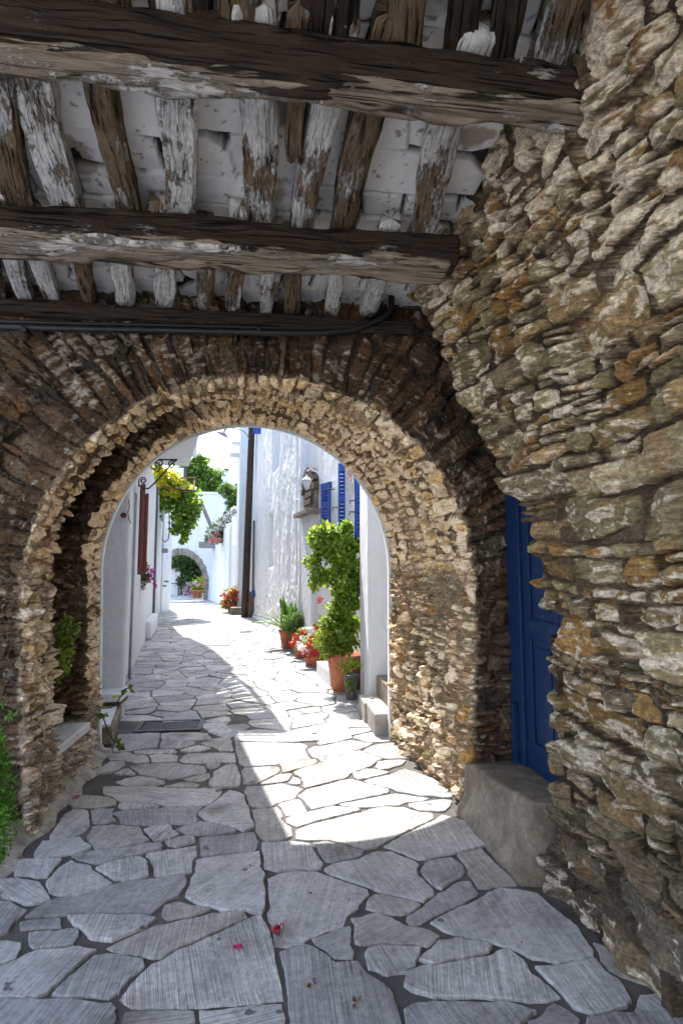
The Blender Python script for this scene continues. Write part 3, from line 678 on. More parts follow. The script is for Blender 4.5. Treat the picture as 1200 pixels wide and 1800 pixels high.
b1 = timber('beam', (-2.35, 1.728, ZJ-BH/2-.0), (1.22, 1.728, ZJ-BH/2-.0), .115, BH, M['beam'], 2, .019, 300, ceil)
b2 = timber('beam', (-2.35, 2.80, ZJ-BH/2), (.97, 2.80, ZJ-BH/2), .21, BH, M['beam'], 5, .019, 300, ceil)
# pale cracked board under each beam, its lit underside painted lighter
timber('beam_underside', (-2.35, 1.738, ZJ-BH-.001), (1.12, 1.738, ZJ-BH-.001), .10, .026, M['beam_pale'], 8, .009, 260, ceil)
timber('beam_underside', (-2.35, 2.825, ZJ-BH-.001), (.93, 2.825, ZJ-BH-.001), .19, .026, M['beam_pale'], 9, .010, 260, ceil)
timber('wall_plate', (-2.3, 3.76, ZJ-.06), (1.0, 3.76, ZJ-.06), .10, .09, M['beam'], 12, .008, 120, ceil)
def jx(px, py, Y): return A(px, py, Y).x
J2 = [(-30,120,30,370,56,'b'),(38,130,118,372,60,'w'),(168,150,226,385,46,'b'),(318,160,318,393,56,'w'),(455,170,455,410,62,'w'),(522,172,512,300,30,'b'),(582,172,530,405,48,'w'),(664,178,606,415,52,'b'),(812,192,738,420,58,'w')]
for i, (xa, ya, xb, yb, wp, k) in enumerate(J2):
    x0 = jx(xa, ya, 1.84); x1 = jx(xb, yb, 2.76); wd = wp*2.35/1000
    ye = 2.95 if i != 5 else 2.3
    timber('joist', (x0+(x0-x1)*.2, 1.62, ZJ+.05), (x1+(x1-x0)*.2, ye, ZJ+.055), wd, .10, M['joist'] if k == 'w' else M['joist_brown'], 20+i, .012, 46, ceil, crook=.022 if i == 8 else .008)
J3 = [(-45,470,-10,525,30),(3,474,40,528,30),(55,475,88,530,30),(130,478,152,530,26),(205,480,216,542,34),(283,483,288,545,34),(358,488,362,555,31),(416,490,411,550,27),(478,492,466,560,24),(522,495,510,558,31),(600,498,582,560,27),(676,503,648,555,32)]
for i, (xa, ya, xb, yb, wp) in enumerate(J3):
    x0 = jx(xa, ya, 3.0); x1 = jx(xb, yb, 3.76); wd = wp*3.45/1000; f = .42 if i % 2 else .25
    timber('joist', (x0+(x0-x1)*f, 3.0-f*.76, ZJ+.05), (x1, 3.80, ZJ+.05), wd, .09, M['joist'] if i % 3 else M['joist_brown'], 50+i, .009, 34, ceil, crook=.006)
J1 = [(-60,60),(60,62),(110,70),(205,60),(300,72),(345,50),(420,85),(560,75),(605,50),(700,70),(790,60),(850,55),(940,75)]
for i, (xa, wp) in enumerate(J1):
    x0 = jx(xa, 45, 1.68); x1 = x0+(x0+.1)*.10; x2 = x0-(x0+.1)*.25
    timber('joist', (x2, .55, ZJ+.05), (x1, 1.86, ZJ+.05), wp*1.75/1000, .09, M['beam'] if i % 3 else M['joist_brown'], 80+i, .010, 46, ceil, crook=.01)
timber('beam', (-2.35, .62, ZJ-BH/2), (1.2, .62, ZJ-BH/2), .2, BH, M['beam'], 6, .009, 90, ceil)
# whitewashed stone slabs lying across the joists
mC = Masonry(5.2, 4.2, 41, hr=(.24, .42), asp=(.8, 1.8), thin=.0, gap=.003, jit=.12, bev=.006, prot=(.004, .035), rnd_=.02); mC.jag = .25
xx = np.linspace(-2.35, 1.3, 420); yy = np.linspace(.5, 3.84, 400); Xg, Yg = np.meshgrid(xx, yy, indexing='ij')
h, sid, lu, lv = mC.sample(Xg+3, Yg, .03); r = mC.rnd[sid]
dz = mC.pr[sid]*h+(mC.tl[sid, 0]*.12*lu+mC.tl[sid, 1]*.15*lv)*sstep(0, .3, h)+(fbm(Xg*12, Yg*12, 5, 4)-.5)*.008+(fbm(Xg*2, Yg*2, 6, 2)-.5)*.02-(1-sstep(0, .5, h))*.02
cb = (.84+.08*fbm(Xg*3, Yg*3, 8, 4))[..., None]*np.array((1, .975, .94)); st = sstep(.67, .74, fbm(Xg*3.2, Yg*3.2, 44, 5))[..., None]
cb = cb*(1-st*.75)+np.array((.30, .22, .15))*st*.75; gr = sstep(.0, .35, h)[..., None]; cb = cb*gr+np.array((.05, .04, .035))*(1-gr)
sp = sstep(.76, .80, fbm(Xg*34, Yg*34, 45, 3))[..., None]; cb = cb*(1-sp*.6)
P = np.stack([Xg, Yg, ZJ+.135-dz], -1)
grid_object('ceiling_slab', P, cb, M['ceil'], ceil, flip=True)
rb = MB(); rb.box((-2.6, .3, 3.52), (2.2, Y1+.3, 3.9)); rb.build('roof', M['white'], ceil)

bw = MB(); bw.box((-6.5, -2.2, -.02), (2.2, -1.9, 4.6)); tag(bw.build('bounce_wall', M['white']), 'unseen white wall behind the viewer, added to bounce sunlight inside', 'wall')  # added reflector: unseen sunlit wall that brightens ceiling and stones
# ---------------------------------------------------------------- black pipe along the wall top
pp = [A(-60, 573, 3.70), A(100, 577, 3.70), A(300, 581, 3.70), A(480, 585, 3.70), A(560, 586, 3.70), A(620, 580, 3.70), A(660, 566, 3.69), A(682, 553, 3.68), A(688, 540, 3.67), A(687, 515, 3.66)]
pipe = empty('pipe', pp[0], 'black pipe running along the top of the stone arch and bending up at the right', 'pipe')
MB().tube(pp, .021, 12).build('tube', M['black'], pipe, True)
MB().tube([p+Vector((0, .02, .043)) for p in pp[:7]], .012, 10).build('cable', M['black'], pipe, True)
for px in (45, 250, 455):
    q = A(px, 579, 3.70); b = MB(); b.tube([q-Vector((.012, 0, 0)), q+Vector((.012, 0, 0))], .027, 12); b.box((q.x-.006, q.y, q.z-.01), (q.x+.006, q.y+.09, q.z+.01)); b.build('pipe_clip', M['black'], pipe)

# ================================================================ blue door and the concrete doorstep
XD = 1.705
door = empty('door', (XD, 3.3, .33), 'dark blue panelled wooden door recessed between the stone arch and the near wall', 'door')
fr = MB(); fr.box((XD-.06, 3.60, .30), (XD+.06, 3.79, 2.29)); fr.box((XD-.06, 2.55, 2.20), (XD+.06, 3.60, 2.29)); fr.box((XD-.06, 2.55, .30), (XD+.06, 2.68, 2.20)); fr.build('door_frame', M['blue'], door, bevel=.006)
for (ya, yb) in ((3.14, 3.595), (2.685, 3.135)):
    lf = MB(); x0 = XD-.02
    lf.box((x0, ya, .33), (x0+.04, yb, 2.19))
    for (za, zb) in ((.33, .52), (1.16, 1.28), (2.05, 2.19)): lf.box((x0-.018, ya+.002, za), (x0, yb-.002, zb))
    for (y0, y1) in ((ya+.002, ya+.09), (yb-.09, yb-.002)):
        lf.box((x0-.017, y0, .52), (x0, y1, 1.16)); lf.box((x0-.017, y0, 1.28), (x0, y1, 2.05))
    for (za, zb) in ((.57, 1.11), (1.33, 2.0)): lf.box((x0-.010, ya+.135, za), (x0, yb-.135, zb))
    o = lf.build('door_leaf', M['blue'], door, bevel=.005)
hd = MB(); hd.tube([(XD-.075, 3.10, 1.2), (XD-.075, 3.18, 1.2)], .008, 8); hd.box((XD-.075, 3.165, 1.12), (XD-.038, 3.18, 1.22)); hd.build('door_handle', M['iron'], door)
MB().box((XD-.10, 3.66, .33), (XD-.062, 3.70, .72)).build('door_stop', M['blue'], door, bevel=.004)
lt_ = MB(); lt_.box((XD-.09, 2.4, 2.292), (XD+.048, 3.81, 3.5)); lt_.build('door_lintel', M['bark'], door)
wf = MB(); wf.box((XD+.05, 2.4, -.02), (XD+.25, 3.9, 3.6)); wf.build('door_backing', M['concrete'], door)
# doorstep: worn concrete block with slumped edges
nu, nv = 120, 90; Uu = np.linspace(0, 1, nu); prof = []
for t in np.linspace(0, 1, nv):
    if t < .5: q = t/.5; prof.append((-.03+.03*(q), q, 0))
    elif t < .62: a = (t-.5)/.12*PI/2; prof.append((.03*(1-math.cos(a)), 1, math.sin(a)))
    else: q = (t-.62)/.38; prof.append((.03+.44*q, 1, 1))
P = np.zeros((nu, nv, 3))
for i, u in enumerate(Uu):
    y = 2.87+(3.82-2.87)*u; top = np.interp(y, [2.8, 3.8], [.40, .315])+.01*math.sin(y*9); xf = np.interp(y, [2.8, 3.8], [1.36, 1.33])+.30*max(0, (2.95-y)/.08)**3
    for j, (dx, hz, c) in enumerate(prof): P[i, j] = (xf+dx, y, (top-.03)*hz+.03*c if hz >= 1 else (top-.03)*hz)
fl = fbm(P[..., 1]*5, P[..., 2]*5+P[..., 0]*5, 61, 4)-.5; P[..., 0] += fl*.022; P[..., 2] += fl*.012*(P[..., 2] > .1)
P[..., 0] -= .05*sstep(.12, 0, P[..., 2])
tag(grid_object('doorstep', P, None, M['concrete'], flip=True), 'worn concrete doorstep block in front of the dark blue door', 'doorstep')

# ================================================================ foliage helpers
def leaf_mesh(name, pts, size, cols, parent=None, mat=None, asp=.55, updir=None, seed=1, curl=.25, nrm=None):
    """many folded leaves; pts (n,3); cols: list of colours"""
    r = np.random.default_rng(seed); n = len(pts); pts = np.asarray(pts, float)
    d = r.normal(size=(n, 3)); 
    if updir is not None: d = d*.6+np.array(updir)
    d /= np.linalg.norm(d, axis=1)[:, None]
    u = r.normal(size=(n, 3))+(np.array((0, 0, 1.2)) if nrm is None else np.array(nrm)); s_ = np.cross(d, u); s_ /= np.linalg.norm(s_, axis=1)[:, None]+1e-9
    nn = np.cross(s_, d); L = size*r.uniform(.45, 1.6, n)[:, None]; Wd = L*asp
    v = np.stack([pts, pts+d*L*.5+s_*Wd*.5+nn*L*curl*.3, pts+d*L-nn*L*curl*.4, pts+d*L*.5-s_*Wd*.5+nn*L*curl*.3], 1).reshape(-1, 3)
    me = bpy.data.meshes.new(name); I = np.arange(n)*4
    f = np.concatenate([np.stack([I, I+1, I+2], 1), np.stack([I, I+2, I+3], 1)])
    me.vertices.add(4*n); me.vertices.foreach_set('co', v.astype(np.float32).ravel())
    me.loops.add(len(f)*3); me.loops.foreach_set('vertex_index', f.astype(np.int32).ravel())
    me.polygons.add(len(f)); me.polygons.foreach_set('loop_start', np.arange(0, len(f)*3, 3, dtype=np.int32))
    try: me.polygons.foreach_set('loop_total', np.full(len(f), 3, dtype=np.int32))
    except Exception: pass
    cs = np.array(cols)[r.integers(0, len(cols), n)]*r.uniform(.75, 1.25, n)[:, None]
    a = me.attributes.new('Col', 'FLOAT_COLOR', 'POINT'); cc = np.ones((n*4, 4), np.float32); cc[:, :3] = np.repeat(cs, 4, 0); a.data.foreach_set('color', cc.ravel())
    me.update(calc_edges=True)
    return link(name, me, mat or M['leaf'], parent)
def blob(c, r, n, seed, shell=.5):
    q = np.random.default_rng(seed); d = q.normal(size=(n, 3)); d /= np.linalg.norm(d, axis=1)[:, None]
    rr = q.uniform(shell, 1, n)**.5
    return np.array(c)+d*rr[:, None]*np.array(r)
def clumps(c, r, k, n, seed, cr=.3):
    """k leaf clumps spread through an ellipsoid"""
    q = np.random.default_rng(seed); out = []
    for i in range(k):
        d = q.normal(size=3); d /= np.linalg.norm(d); cc = np.array(c)+d*np.array(r)*q.uniform(.25, .95)**.6
        out.append(blob(cc, np.array([cr]*3)*q.uniform(.6, 1.25)*np.array((1, 1, .75)), n, seed*100+i, .1))
    return np.concatenate(out)
GR = [(.06, .14, .02), (.08, .17, .03), (.12, .22, .035), (.035, .08, .018)]
GRD = [(.02, .055, .014), (.035, .085, .02), (.05, .11, .025)]
GRY = [(.30, .34, .04), (.20, .28, .035), (.40, .36, .035), (.12, .2, .03)]
GRL = [(.14, .26, .03), (.23, .36, .04), (.32, .42, .05), (.07, .15, .02)]

def wallpoly(mb, pts, th): mb.prism(pts, th)
# ================================================================ RIGHT HOUSE: rough whitewashed facade running away on the right
RP, RD = Vector((.15, 15.37, 0)), Vector((-.15, 1, 0)).normalized(); RN = Vector((-RD.y, RD.x, 0))   # RN points into the lane
def RW(px, py): return W(px, py, RP, RD)
def rs_(p): return (p-RP).dot(RD)                      # distance along facade
rh = empty('house', RP+RD*-4, 'white lime-washed house on the right of the lane with bright blue louvred shutters', 'house')
sA, sB = rs_(RW(700, 1000)), rs_(RW(446, 1000))
na, nb = 420, 300
S = np.linspace(sA-.6, sB, na)[:, None]*np.ones((1, nb)); Zz = np.linspace(-.05, 8.2, nb)[None]*np.ones((na, 1))
def strip(px0, px1, soft=.04):
    a, b = rs_(RW(px1, 1000)), rs_(RW(px0, 1000)); return sstep(a-soft, a+soft, S)*(1-sstep(b-soft, b+soft, S))
stuc = sstep(rs_(RW(540, 1000))+.1, rs_(RW(530, 1000)), S)
off = (fbm(S*1.2, Zz*.5, 401, 3)-.5)*.08+(fbm(S*5, Zz*3, 402, 4)-.5)*.035*(.35+.65*stuc)+(fbm(S*22, Zz*16, 403, 3)-.5)*.02*(.2+.8*stuc)
low = stuc*sstep(2.0, .8, Zz+fbm(S*2, Zz*2, 404, 2)); off = off+low*((fbm(S*9, Zz*12, 405, 4)-.5)*.10)
off = off-strip(476, 490, .05)*.30*sstep(4.3, 4.5, Zz+.2*fbm(S*3, Zz, 4, 2))-strip(471, 480, .05)*.30*sstep(1.6, 1.8, Zz)*(1-sstep(3.0, 3.2, Zz))
off = off-strip(520, 526, .03)*.26-strip(490, 493, .02)*.10*sstep(1.0, 1.2, Zz)*(1-sstep(2.9, 3.3, Zz))+strip(531, 537, .03)*.12
off = off+strip(545, 552, .03)*.0
off = off+sstep(.25, .0, Zz)*.08
base = np.array(RP)[None, None]+np.array(RD)[None, None]*S[..., None]; P = base+np.array(RN)[None, None]*off[..., None]; P[..., 2] = Zz
cb = np.ones(S.shape+(3,))*np.array((.74, .74, .73)); peel = sstep(.57, .63, fbm(S*7, Zz*10, 406, 5)+.10*low-.03)[..., None]*low[..., None]
cb = cb*(1-peel*.35)+np.array((.42, .41, .40))*peel*.35
grid_object('wall', P, cb, M['rough_white'], rh)
bk = MB(); q0 = RP+RD*(sA-.6); q1 = RP+RD*sB
bk.prism([q0-RN*.25, q1-RN*.25, q1-RN*4, q0-RN*4], (0, 0, 8.2)); bk.build('house_block', M['white'], rh)
def rbox(mb, s0, s1, z0, z1, o0, o1): # box on the right facade: along s, out along RN
    a, b = RP+RD*s0, RP+RD*s1; mb.prism([Vector((*(a+RN*o0).xy, z0)), Vector((*(b+RN*o0).xy, z0)), Vector((*(b+RN*o1).xy, z0)), Vector((*(a+RN*o1).xy, z0))], (0, 0, z1-z0))
def rsz(px, py): p = RW(px, py); return rs_(p), p.z
# drainpipe
s_, _ = rsz(529, 1000); dp = MB(); dp.tube([RP+RD*s_+RN*.05+Vector((0, 0, z)) for z in (.1, 2, 4, 6, 8)], .045, 10)
for z in (1.2, 3.0, 4.9): dp.tube([RP+RD*s_+RN*.05+Vector((0, 0, z)), RP+RD*s_+RN*.05+Vector((0, 0, z+.05))], .06, 10)
dp.build('drainpipe', M['white'], rh, True)
# projecting smooth pilaster, band and niche
s0, _ = rsz(556, 1000); s1, _ = rsz(536, 1000); m_ = MB(); _, zt = rsz(545, 905); rbox(m_, s0, s1, 0, zt-.02, -.05, .10); m_.build('pilaster', M['white'], rh, bevel=.02)
ni0, zn0 = rsz(560, 893); ni1, zn1 = rsz(540, 840)
nm = MB(); ncen = (ni0+ni1)/2; nw = abs(ni1-ni0)/2; pts = [(ncen-nw, zn0), (ncen+nw, zn0)]
for k in range(13): a = PI*k/12; pts.append((ncen+nw*math.cos(a), zn1-.35+.4*math.sin(a)))
nm.prism([Vector((*(RP+RD*s+RN*-.06).xy, z)) for s, z in pts], RN*.13); nm.build('niche', M['concrete'], rh)
st = MB()
for k in range(9):
    a = PI*(k+.5)/9; s = ncen+nw*1.0*math.cos(a); z = zn1-.35+.4*math.sin(a)
    c = RP+RD*s+RN*.07; c.z = z-.02; ax = (RD*math.cos(a)+Vector((0, 0, math.sin(a))))*.09; az = (RD*-math.sin(a)+Vector((0, 0, math.cos(a))))*.06; st.obox(c, ax, RN*.05, az)
for k in range(3): rbox(st, ncen-nw*.7, ncen+nw*.5, zn0+.1+k*.14, zn0+.2+k*.14, .03, .13-.02*k)
st.build('niche_stonework', M['bark'], nm and rh.children[-1], bevel=.01)
sl = MB(); rbox(sl, ncen-nw*1.25, ncen+nw*1.25, zn0-.10, zn0-.02, -.02, .26); sl.build('niche_sill', M['concrete'], rh, bevel=.01)
# shutters: louvred leaves with real slats
def shutter(p0, p1, zb, zt, parent, mat, name='shutter', th=.035, n=26):
    p0, p1 = Vector((p0.x, p0.y, 0)), Vector((p1.x, p1.y, 0)); d = (p1-p0); L = d.length; d.normalize(); nn = Vector((-d.y, d.x, 0)); mb = MB(); up = Vector((0, 0, 1)); sw = min(.07, L*.2)
    for (a, b) in ((0, sw), (L-sw, L)): mb.obox(p0+d*(a+b)/2+up*(zb+zt)/2, d*(b-a)/2, nn*th/2, up*(zt-zb)/2)
    for z in (zb+.05, (zb+zt)/2, zt-.05): mb.obox(p0+d*L/2+up*z, d*(L/2-sw), nn*th/2*.9, up*.05)
    k = max(6, int((zt-zb)/.065))
    for i in range(k):
        z = zb+.1+(zt-zb-.2)*(i+.5)/k; mb.obox(p0+d*L/2+up*z, d*(L/2-sw), nn*.016+up*.018, up*.004-nn*.003)
    o = mb.build(name, mat, parent); return o
win = MB(); sw0, zwb = rsz(634, 940); sw1, _ = rsz(577, 940); _, zwt = rsz(600, 812)
def leafpts(pxa, pxb, oa, ob):
    a = W(pxa, 1000, RP+RN*oa, RD); b = W(pxb, 1000, RP+RN*ob, RD); return a, b
# first window: far leaf folded to the wall, near leaf standing open; second window further right
a, b = leafpts(581, 564.5, .05, .12); zt1 = W(573, 848, RP+RN*.1, RD).z; zb1 = W(573, 924, RP+RN*.1, RD).z
zb1 = W(573, 923, RP+RN*.1, RD).z
sh1 = shutter(a, b, zb1, zt1, rh, M['blue_shut'])
s_w0, s_w1 = rs_(W(606, 1000, RP, RD)), rs_(W(581, 1000, RP, RD))
wr = MB(); rbox(wr, s_w0, s_w1, 2.0, zt1, -.03, .035); wr.build('window', M['white'], rh)
wf_ = rh.children[-1]; gl = MB(); rbox(gl, s_w0+.12, s_w1-.12, 2.12, zt1-.12, .036, .05); gl.build('pane', M['glass'], wf_)
wsill = MB(); rbox(wsill, s_w0-.05, s_w1+.05, 1.95, 2.0, -.02, .10); wsill.build('sill', M['white'], wf_)
a, b = W(606, 1000, RP+RN*.10, RD), W(594, 1000, RP+RN*.20, RD); ym = (a.y+b.y)/2
sh2 = shutter(a, b, A(600, 938, ym).z, A(600, 815, ym).z, rh, M['blue_shut'], th=.06)
a, b = W(634, 1000, RP+RN*.08, RD), W(625, 1000, RP+RN*.16, RD); ym = (a.y+b.y)/2
sh3 = shutter(a, b, A(629, 945, ym).z, A(629, 840, ym).z, rh, M['blue_shut'], th=.05)
for (px, py, o) in ((586, 860, .1), (594, 892, .12), (626, 880, .1), (625, 900, .1)):
    q = W(px, py, RP+RN*o, RD); hk = MB(); hk.tube([q-RN*.02, q+RN*.09, q+RN*.09+Vector((0, 0, -.04))], .010, 6); hk.build('shutter_stay', M['iron'], rh)
# painted flower tile
q = RW(617, 832); tl = MB(); tl.obox(q+RN*.05, RD*.24, RN*.01, Vector((0, 0, .19))); tl.build('wall_tile', M['white'], rh)
tp = MB(); rr_ = random.Random(5)
for k in range(26):
    c = q+RN*.064+RD*rr_.uniform(-.2, .2)+Vector((0, 0, rr_.uniform(-.15, .15))); r = rr_.uniform(.018, .045)
    tp.prism([c+RD*(r*math.cos(t*PI/3))+Vector((0, 0, r*math.sin(t*PI/3))) for t in range(6)], RN*.003)
tp.build('painted_flowers', mat_plain('red_glaze', (.62, .07, .06), .3, .4, 12, col2=(.7, .35, .12)), rh.children[-1])
# wall lamp (hangs on the wall)
lq = A(539, 850, 9.9); lq = W(539, 850, RP+RN*.30, RD)
lamp = empty('wall_lamp', lq, 'white wall lantern with pale glass on the rough white facade', 'lamp')
MB().lathe(lq+Vector((0, 0, .06)), [(.012, .10), (.02, .085), (.018, .07), (.065, .03), (.09, 0), (.085, -.008)], 8).build('lamp_cap', M['white'], lamp)
MB().lathe(lq+Vector((0, 0, .055)), [(.07, 0), (.078, -.025), (.038, -.15), (.02, -.165)], 8).build('lamp_glass', M['glass'], lamp)
ar = MB(); ar.tube([lq+Vector((0, 0, .22)), lq+Vector((0, 0, .27))-RN*.08, lq+Vector((0, 0, .20))-RN*.2, lq+Vector((0, 0, .05))-RN*.28], .014, 8)
ar.build('lamp_arm', M['white'], lamp)
# low white doorstep beside the big pot
ds = MB(); g0, g1, g2 = G(580, 1209), G(556, 1187), G(556, 1187)
ds.prism([Vector((g0.x, g0.y, 0)), Vector((g1.x, g1.y, 0)), Vector((g1.x+.8, g1.y+.03, 0)), Vector((g0.x+.8, g0.y+.03, 0))][::-1], (0, 0, .21)); 
tag(ds.build('doorstep', M['white'], bevel=.012), 'low white doorstep behind the big terracotta pot', 'doorstep')

# ================================================================ white pier and the grey stone steps just beyond the arch
YP = 6.42; c0 = A(648, 1232, YP); c1 = A(630, 1226, 7.35); xr = 2.2
pr_ = MB(); pr_.prism([(c0.x, YP, 0), (xr, YP, 0), (xr, 7.35, 0), (c1.x+.02, 7.35, 0)], (0, 0, 6.5))
pier = pr_.build('white_pier', M['white'], bevel=.03); tag(pier, 'tall smooth white wall end standing on the grey step at the right of the opening', 'wall')
steps = empty('stone_steps', (1.2, 5.9, 0), 'grey stone slab steps against the white wall end, right of the opening', 'steps')
gA, gB = G(664, 1304), G(611, 1259)
for k, (mn, mx, mat) in enumerate((((gA.x+.0, 5.53, 0), (1.9, 6.0, .215), 'concrete'), ((gA.x-.02, 6.005, 0), (1.9, 6.405, .21), 'concrete'))):
    b_ = MB(); b_.box(mn, mx); o = b_.build('step_slab', mat_plain('step_stone', (.40, .38, .34), .85, .35, 4, .006) if k == 0 else bpy.data.materials['step_stone'], steps, bevel=.012)
q = A(664, 1199, 6.2); b_ = MB(); b_.box((q.x+.02, 5.75, .217), (1.9, 6.40, .42)); b_.build('upper_step', M['concrete'], steps, bevel=.01)
# white fence post edge right behind the rim

# ================================================================ LEFT HOUSE
lh = empty('house', (-2.2, 10, 0), 'shaded white house on the left with dark red shutters and an overhanging balcony', 'house')
LP = [(-1.9, 7.15), (-2.16, 10.0), (-3.38, 17.8), (-3.9, 21.5)]
lw = MB(); pts = [Vector((x, y, 0)) for x, y in LP]; back = [Vector((-7, 21.5, 0)), Vector((-7, 7.15, 0))]
lw.prism((pts+back)[::-1], (0, 0, 4.05)); lw.build('wall', M['white'], lh, bevel=.02)
u = MB(); u.prism([(-2.0, 5.6, 4.06), (-2.0, 7.1, 4.06), (-2.75, 12.2, 4.06), (-7, 12.2, 4.06), (-7, 5.6, 4.06)][::-1], (0, 0, 4.0)); u.prism([(-2.15, 12.21, 4.5), (-1.86, 15, 4.5), (-2.65, 17.3, 5.0), (-7, 17.3, 5.), (-7, 12.21, 4.5)][::-1], (0, 0, 3.5)); u.prism([(-2.76, 17.31, 5.3), (-3.5, 20.2, 5.3), (-7, 20.2, 5.3), (-7, 17.31, 5.3)][::-1], (0, 0, 2.7)); u.build('upper_storey', M['white'], lh)  # outer overhanging blocks are unseen, shaped to cast the lane shadow
c = A(222, 1200, 6.55); lp = MB(); lp.prism([(-2.9, 5.62, 0), (-2.9, 7.14, 0), (-1.93, 7.14, 0), (c.x, 6.55, 0), (c.x-.02, 6.5, 0), (-2.4, 6.5, 0), (-2.4, 5.62, 0)], (0, 0, 4.0)); lp.build('corner_pier', M['white'], lh, bevel=.04)
bal = MB(); bz = 3.85; q1, q2 = A(334, 821, 12.2), None
# balcony outline under z=bz
def OnZ(px, py, z): return G(px, py, z)
b1_, b2_ = OnZ(332, 820, bz), OnZ(351, 764, bz); dirb = (b1_-b2_).normalized(); bn = b2_-dirb*(b2_.y-5.62)/dirb.y
b0_ = OnZ(300, 817, bz)
bal.prism([Vector((b1_.x, b1_.y, bz)), Vector((bn.x, bn.y, bz)), Vector((-2.6, bn.y, bz)), Vector((-3.3, b0_.y, bz))], (0, 0, .16))
bal.build('balcony', M['white'], lh, bevel=.01)
zk = 4.75
def Bk(px, py): q = G(px, py); return q-Vector((SUN_T.x, SUN_T.y, 0))*(zk/-SUN_T.z)+Vector((0, 0, zk))
aw = MB(); aw.tube([Bk(398, 1180), Bk(440, 1212), Bk(500, 1290)], .045, 6); aw.tube([Bk(350, 1290), Bk(500, 1290)], .04, 6); aw.tube([Bk(455, 1233), Bk(500, 1240), Bk(540, 1257)], .012, 5)  # unseen slatted frame, added to cast the lattice shadow on the lane
for k in range(15):
    t = (k+.5)/15; a = Bk(402+96*t, 1184+104*t); aw.tube([a, Bk(372+10*t, 1200+88*t)], .05+.02*(k % 3), 5)
for k in range(4): aw.tube([Bk(395, 1285+k*4), Bk(470+k*6, 1284+k*4)], .022, 5)
aw.build('shadow_frame', M['rust'], lh)
# low ledges at the foot of the left house
le = empty('stone_bench', (-1.8, 6.1, 0), 'low white-topped stone ledge at the foot of the left house, just beyond the arch', 'bench')
g1_, g2_ = G(205, 1300), G(236, 1222)
lb = MB(); lb.prism([(g1_.x+.02, 5.56, 0), (g2_.x+.03, 7.1, 0), (-2.6, 7.1, 0), (-2.6, 5.56, 0)], (0, 0, .17)); lb.build('bench_base', M['concrete'], le, bevel=.02)
lt = MB(); lt.prism([(g1_.x-.005, 5.54, .172), (g2_.x+.01, 7.08, .172), (-2.6, 7.08, .172), (-2.6, 5.54, .172)], (0, 0, .03)); lt.build('bench_top', M['white'], le, bevel=.008)
l2 = A(213, 1222, 6.2); l3 = MB(); l3.box((-2.6, 6.2, .25), (l2.x, 6.6, .33)); l3.build('upper_ledge', M['white'], le, bevel=.008)
l4 = MB(); l4.box((-2.6, 6.24, .203), (l2.x-.02, 6.6, .25)); l4.build('ledge_brick', M['bark'], le)
# shutters and window of the left house
def LW(px, py): return W(px, py, (-2.16, 10), (-1.22, 7.8))
LD = Vector((-1.22, 7.8, 0)).normalized(); LN = Vector((LD.y, -LD.x, 0))
wl_ = MB(); q0, q1 = LW(247, 1000), LW(253, 1000); zt_, zb_ = LW(247, 857).z, 1.50
wl_.prism([Vector((*(q0+LN*.002).xy, zb_)), Vector((*(q1+LN*.002).xy, zb_)), Vector((*(q1+LN*.02).xy, zb_)), Vector((*(q0+LN*.02).xy, zb_))], (0, 0, zt_-zb_)); wl_.build('window', M['darkwood'], lh)
LW2 = lambda px, o: W(px, 1000, Vector((-2.16, 10, 0))+LN*o, LD)
a, b = LW2(244.5, .05), LW2(248.3, .09); ym = (a.y+b.y)/2; shutter(a, b, A(246, 1010, ym).z, A(246, 851, ym).z, lh, M['brownpaint'], th=.05)
a, b = LW2(251, .05), LW2(255.5, .10); ym = (a.y+b.y)/2; shutter(a, b, A(254, 1006, ym).z, A(254, 868, ym).z, lh, M['brownpaint'], th=.04)
hk = MB(); q = A(258, 947, q1.y); hk.tube([q-LN*.15, q], .012, 6); hk.build('shutter_stay', M['iron'], lh)
dp = MB(); s0 = LW(269.5, 1000); dp.tube([Vector((s0.x, s0.y, z))+LN*.05 for z in (.2, 2, 4.0)], .035, 10); dp.build('drainpipe', M['darkplastic'], lh, True)
gv = MB(); 
for px in (232,):
    s0 = LW(px, 1000); gv.tube([Vector((s0.x, s0.y, z))+LN*.02 for z in (.05, 1.2, 2.7)], .020, 8)
gv.build('shaded_groove', M['grey'], lh, True)  # grey tube standing in for the shaded groove at the house corner
bt = MB(); q0 = LW(258, 1100); q1 = LW(264, 1090); bt.prism([Vector((q0.x, q0.y-.6, 0)), Vector((q0.x, q0.y-.6, 0))+LN*.22, Vector((q1.x, q1.y, 0))+LN*.2, Vector((q1.x, q1.y, 0))], (0, 0, .42)); bt.build('buttress', M['white'], lh, bevel=.06)
cb_ = MB(); q = LW(226, 940); qs = [A(225+dx, py, 8.1) for dx, py in ((0, 880), (1.5, 892), (0, 902), (1, 918), (3, 920))]; 
for i, p in enumerate(qs): pass
wy = 6.46; MB().tube([A(x, y, wy) for x, y in ((226, 878), (228, 890), (225, 900), (227, 912), (230, 920))], .006, 6).build('wire', M['darkplastic'], lh)
q = A(218, 906, wy); dk_ = MB(); dk_.tube([q, q+Vector((0, -.03, 0))], .03, 14); dk_.build('round_sign', M['brownpaint'], lh)
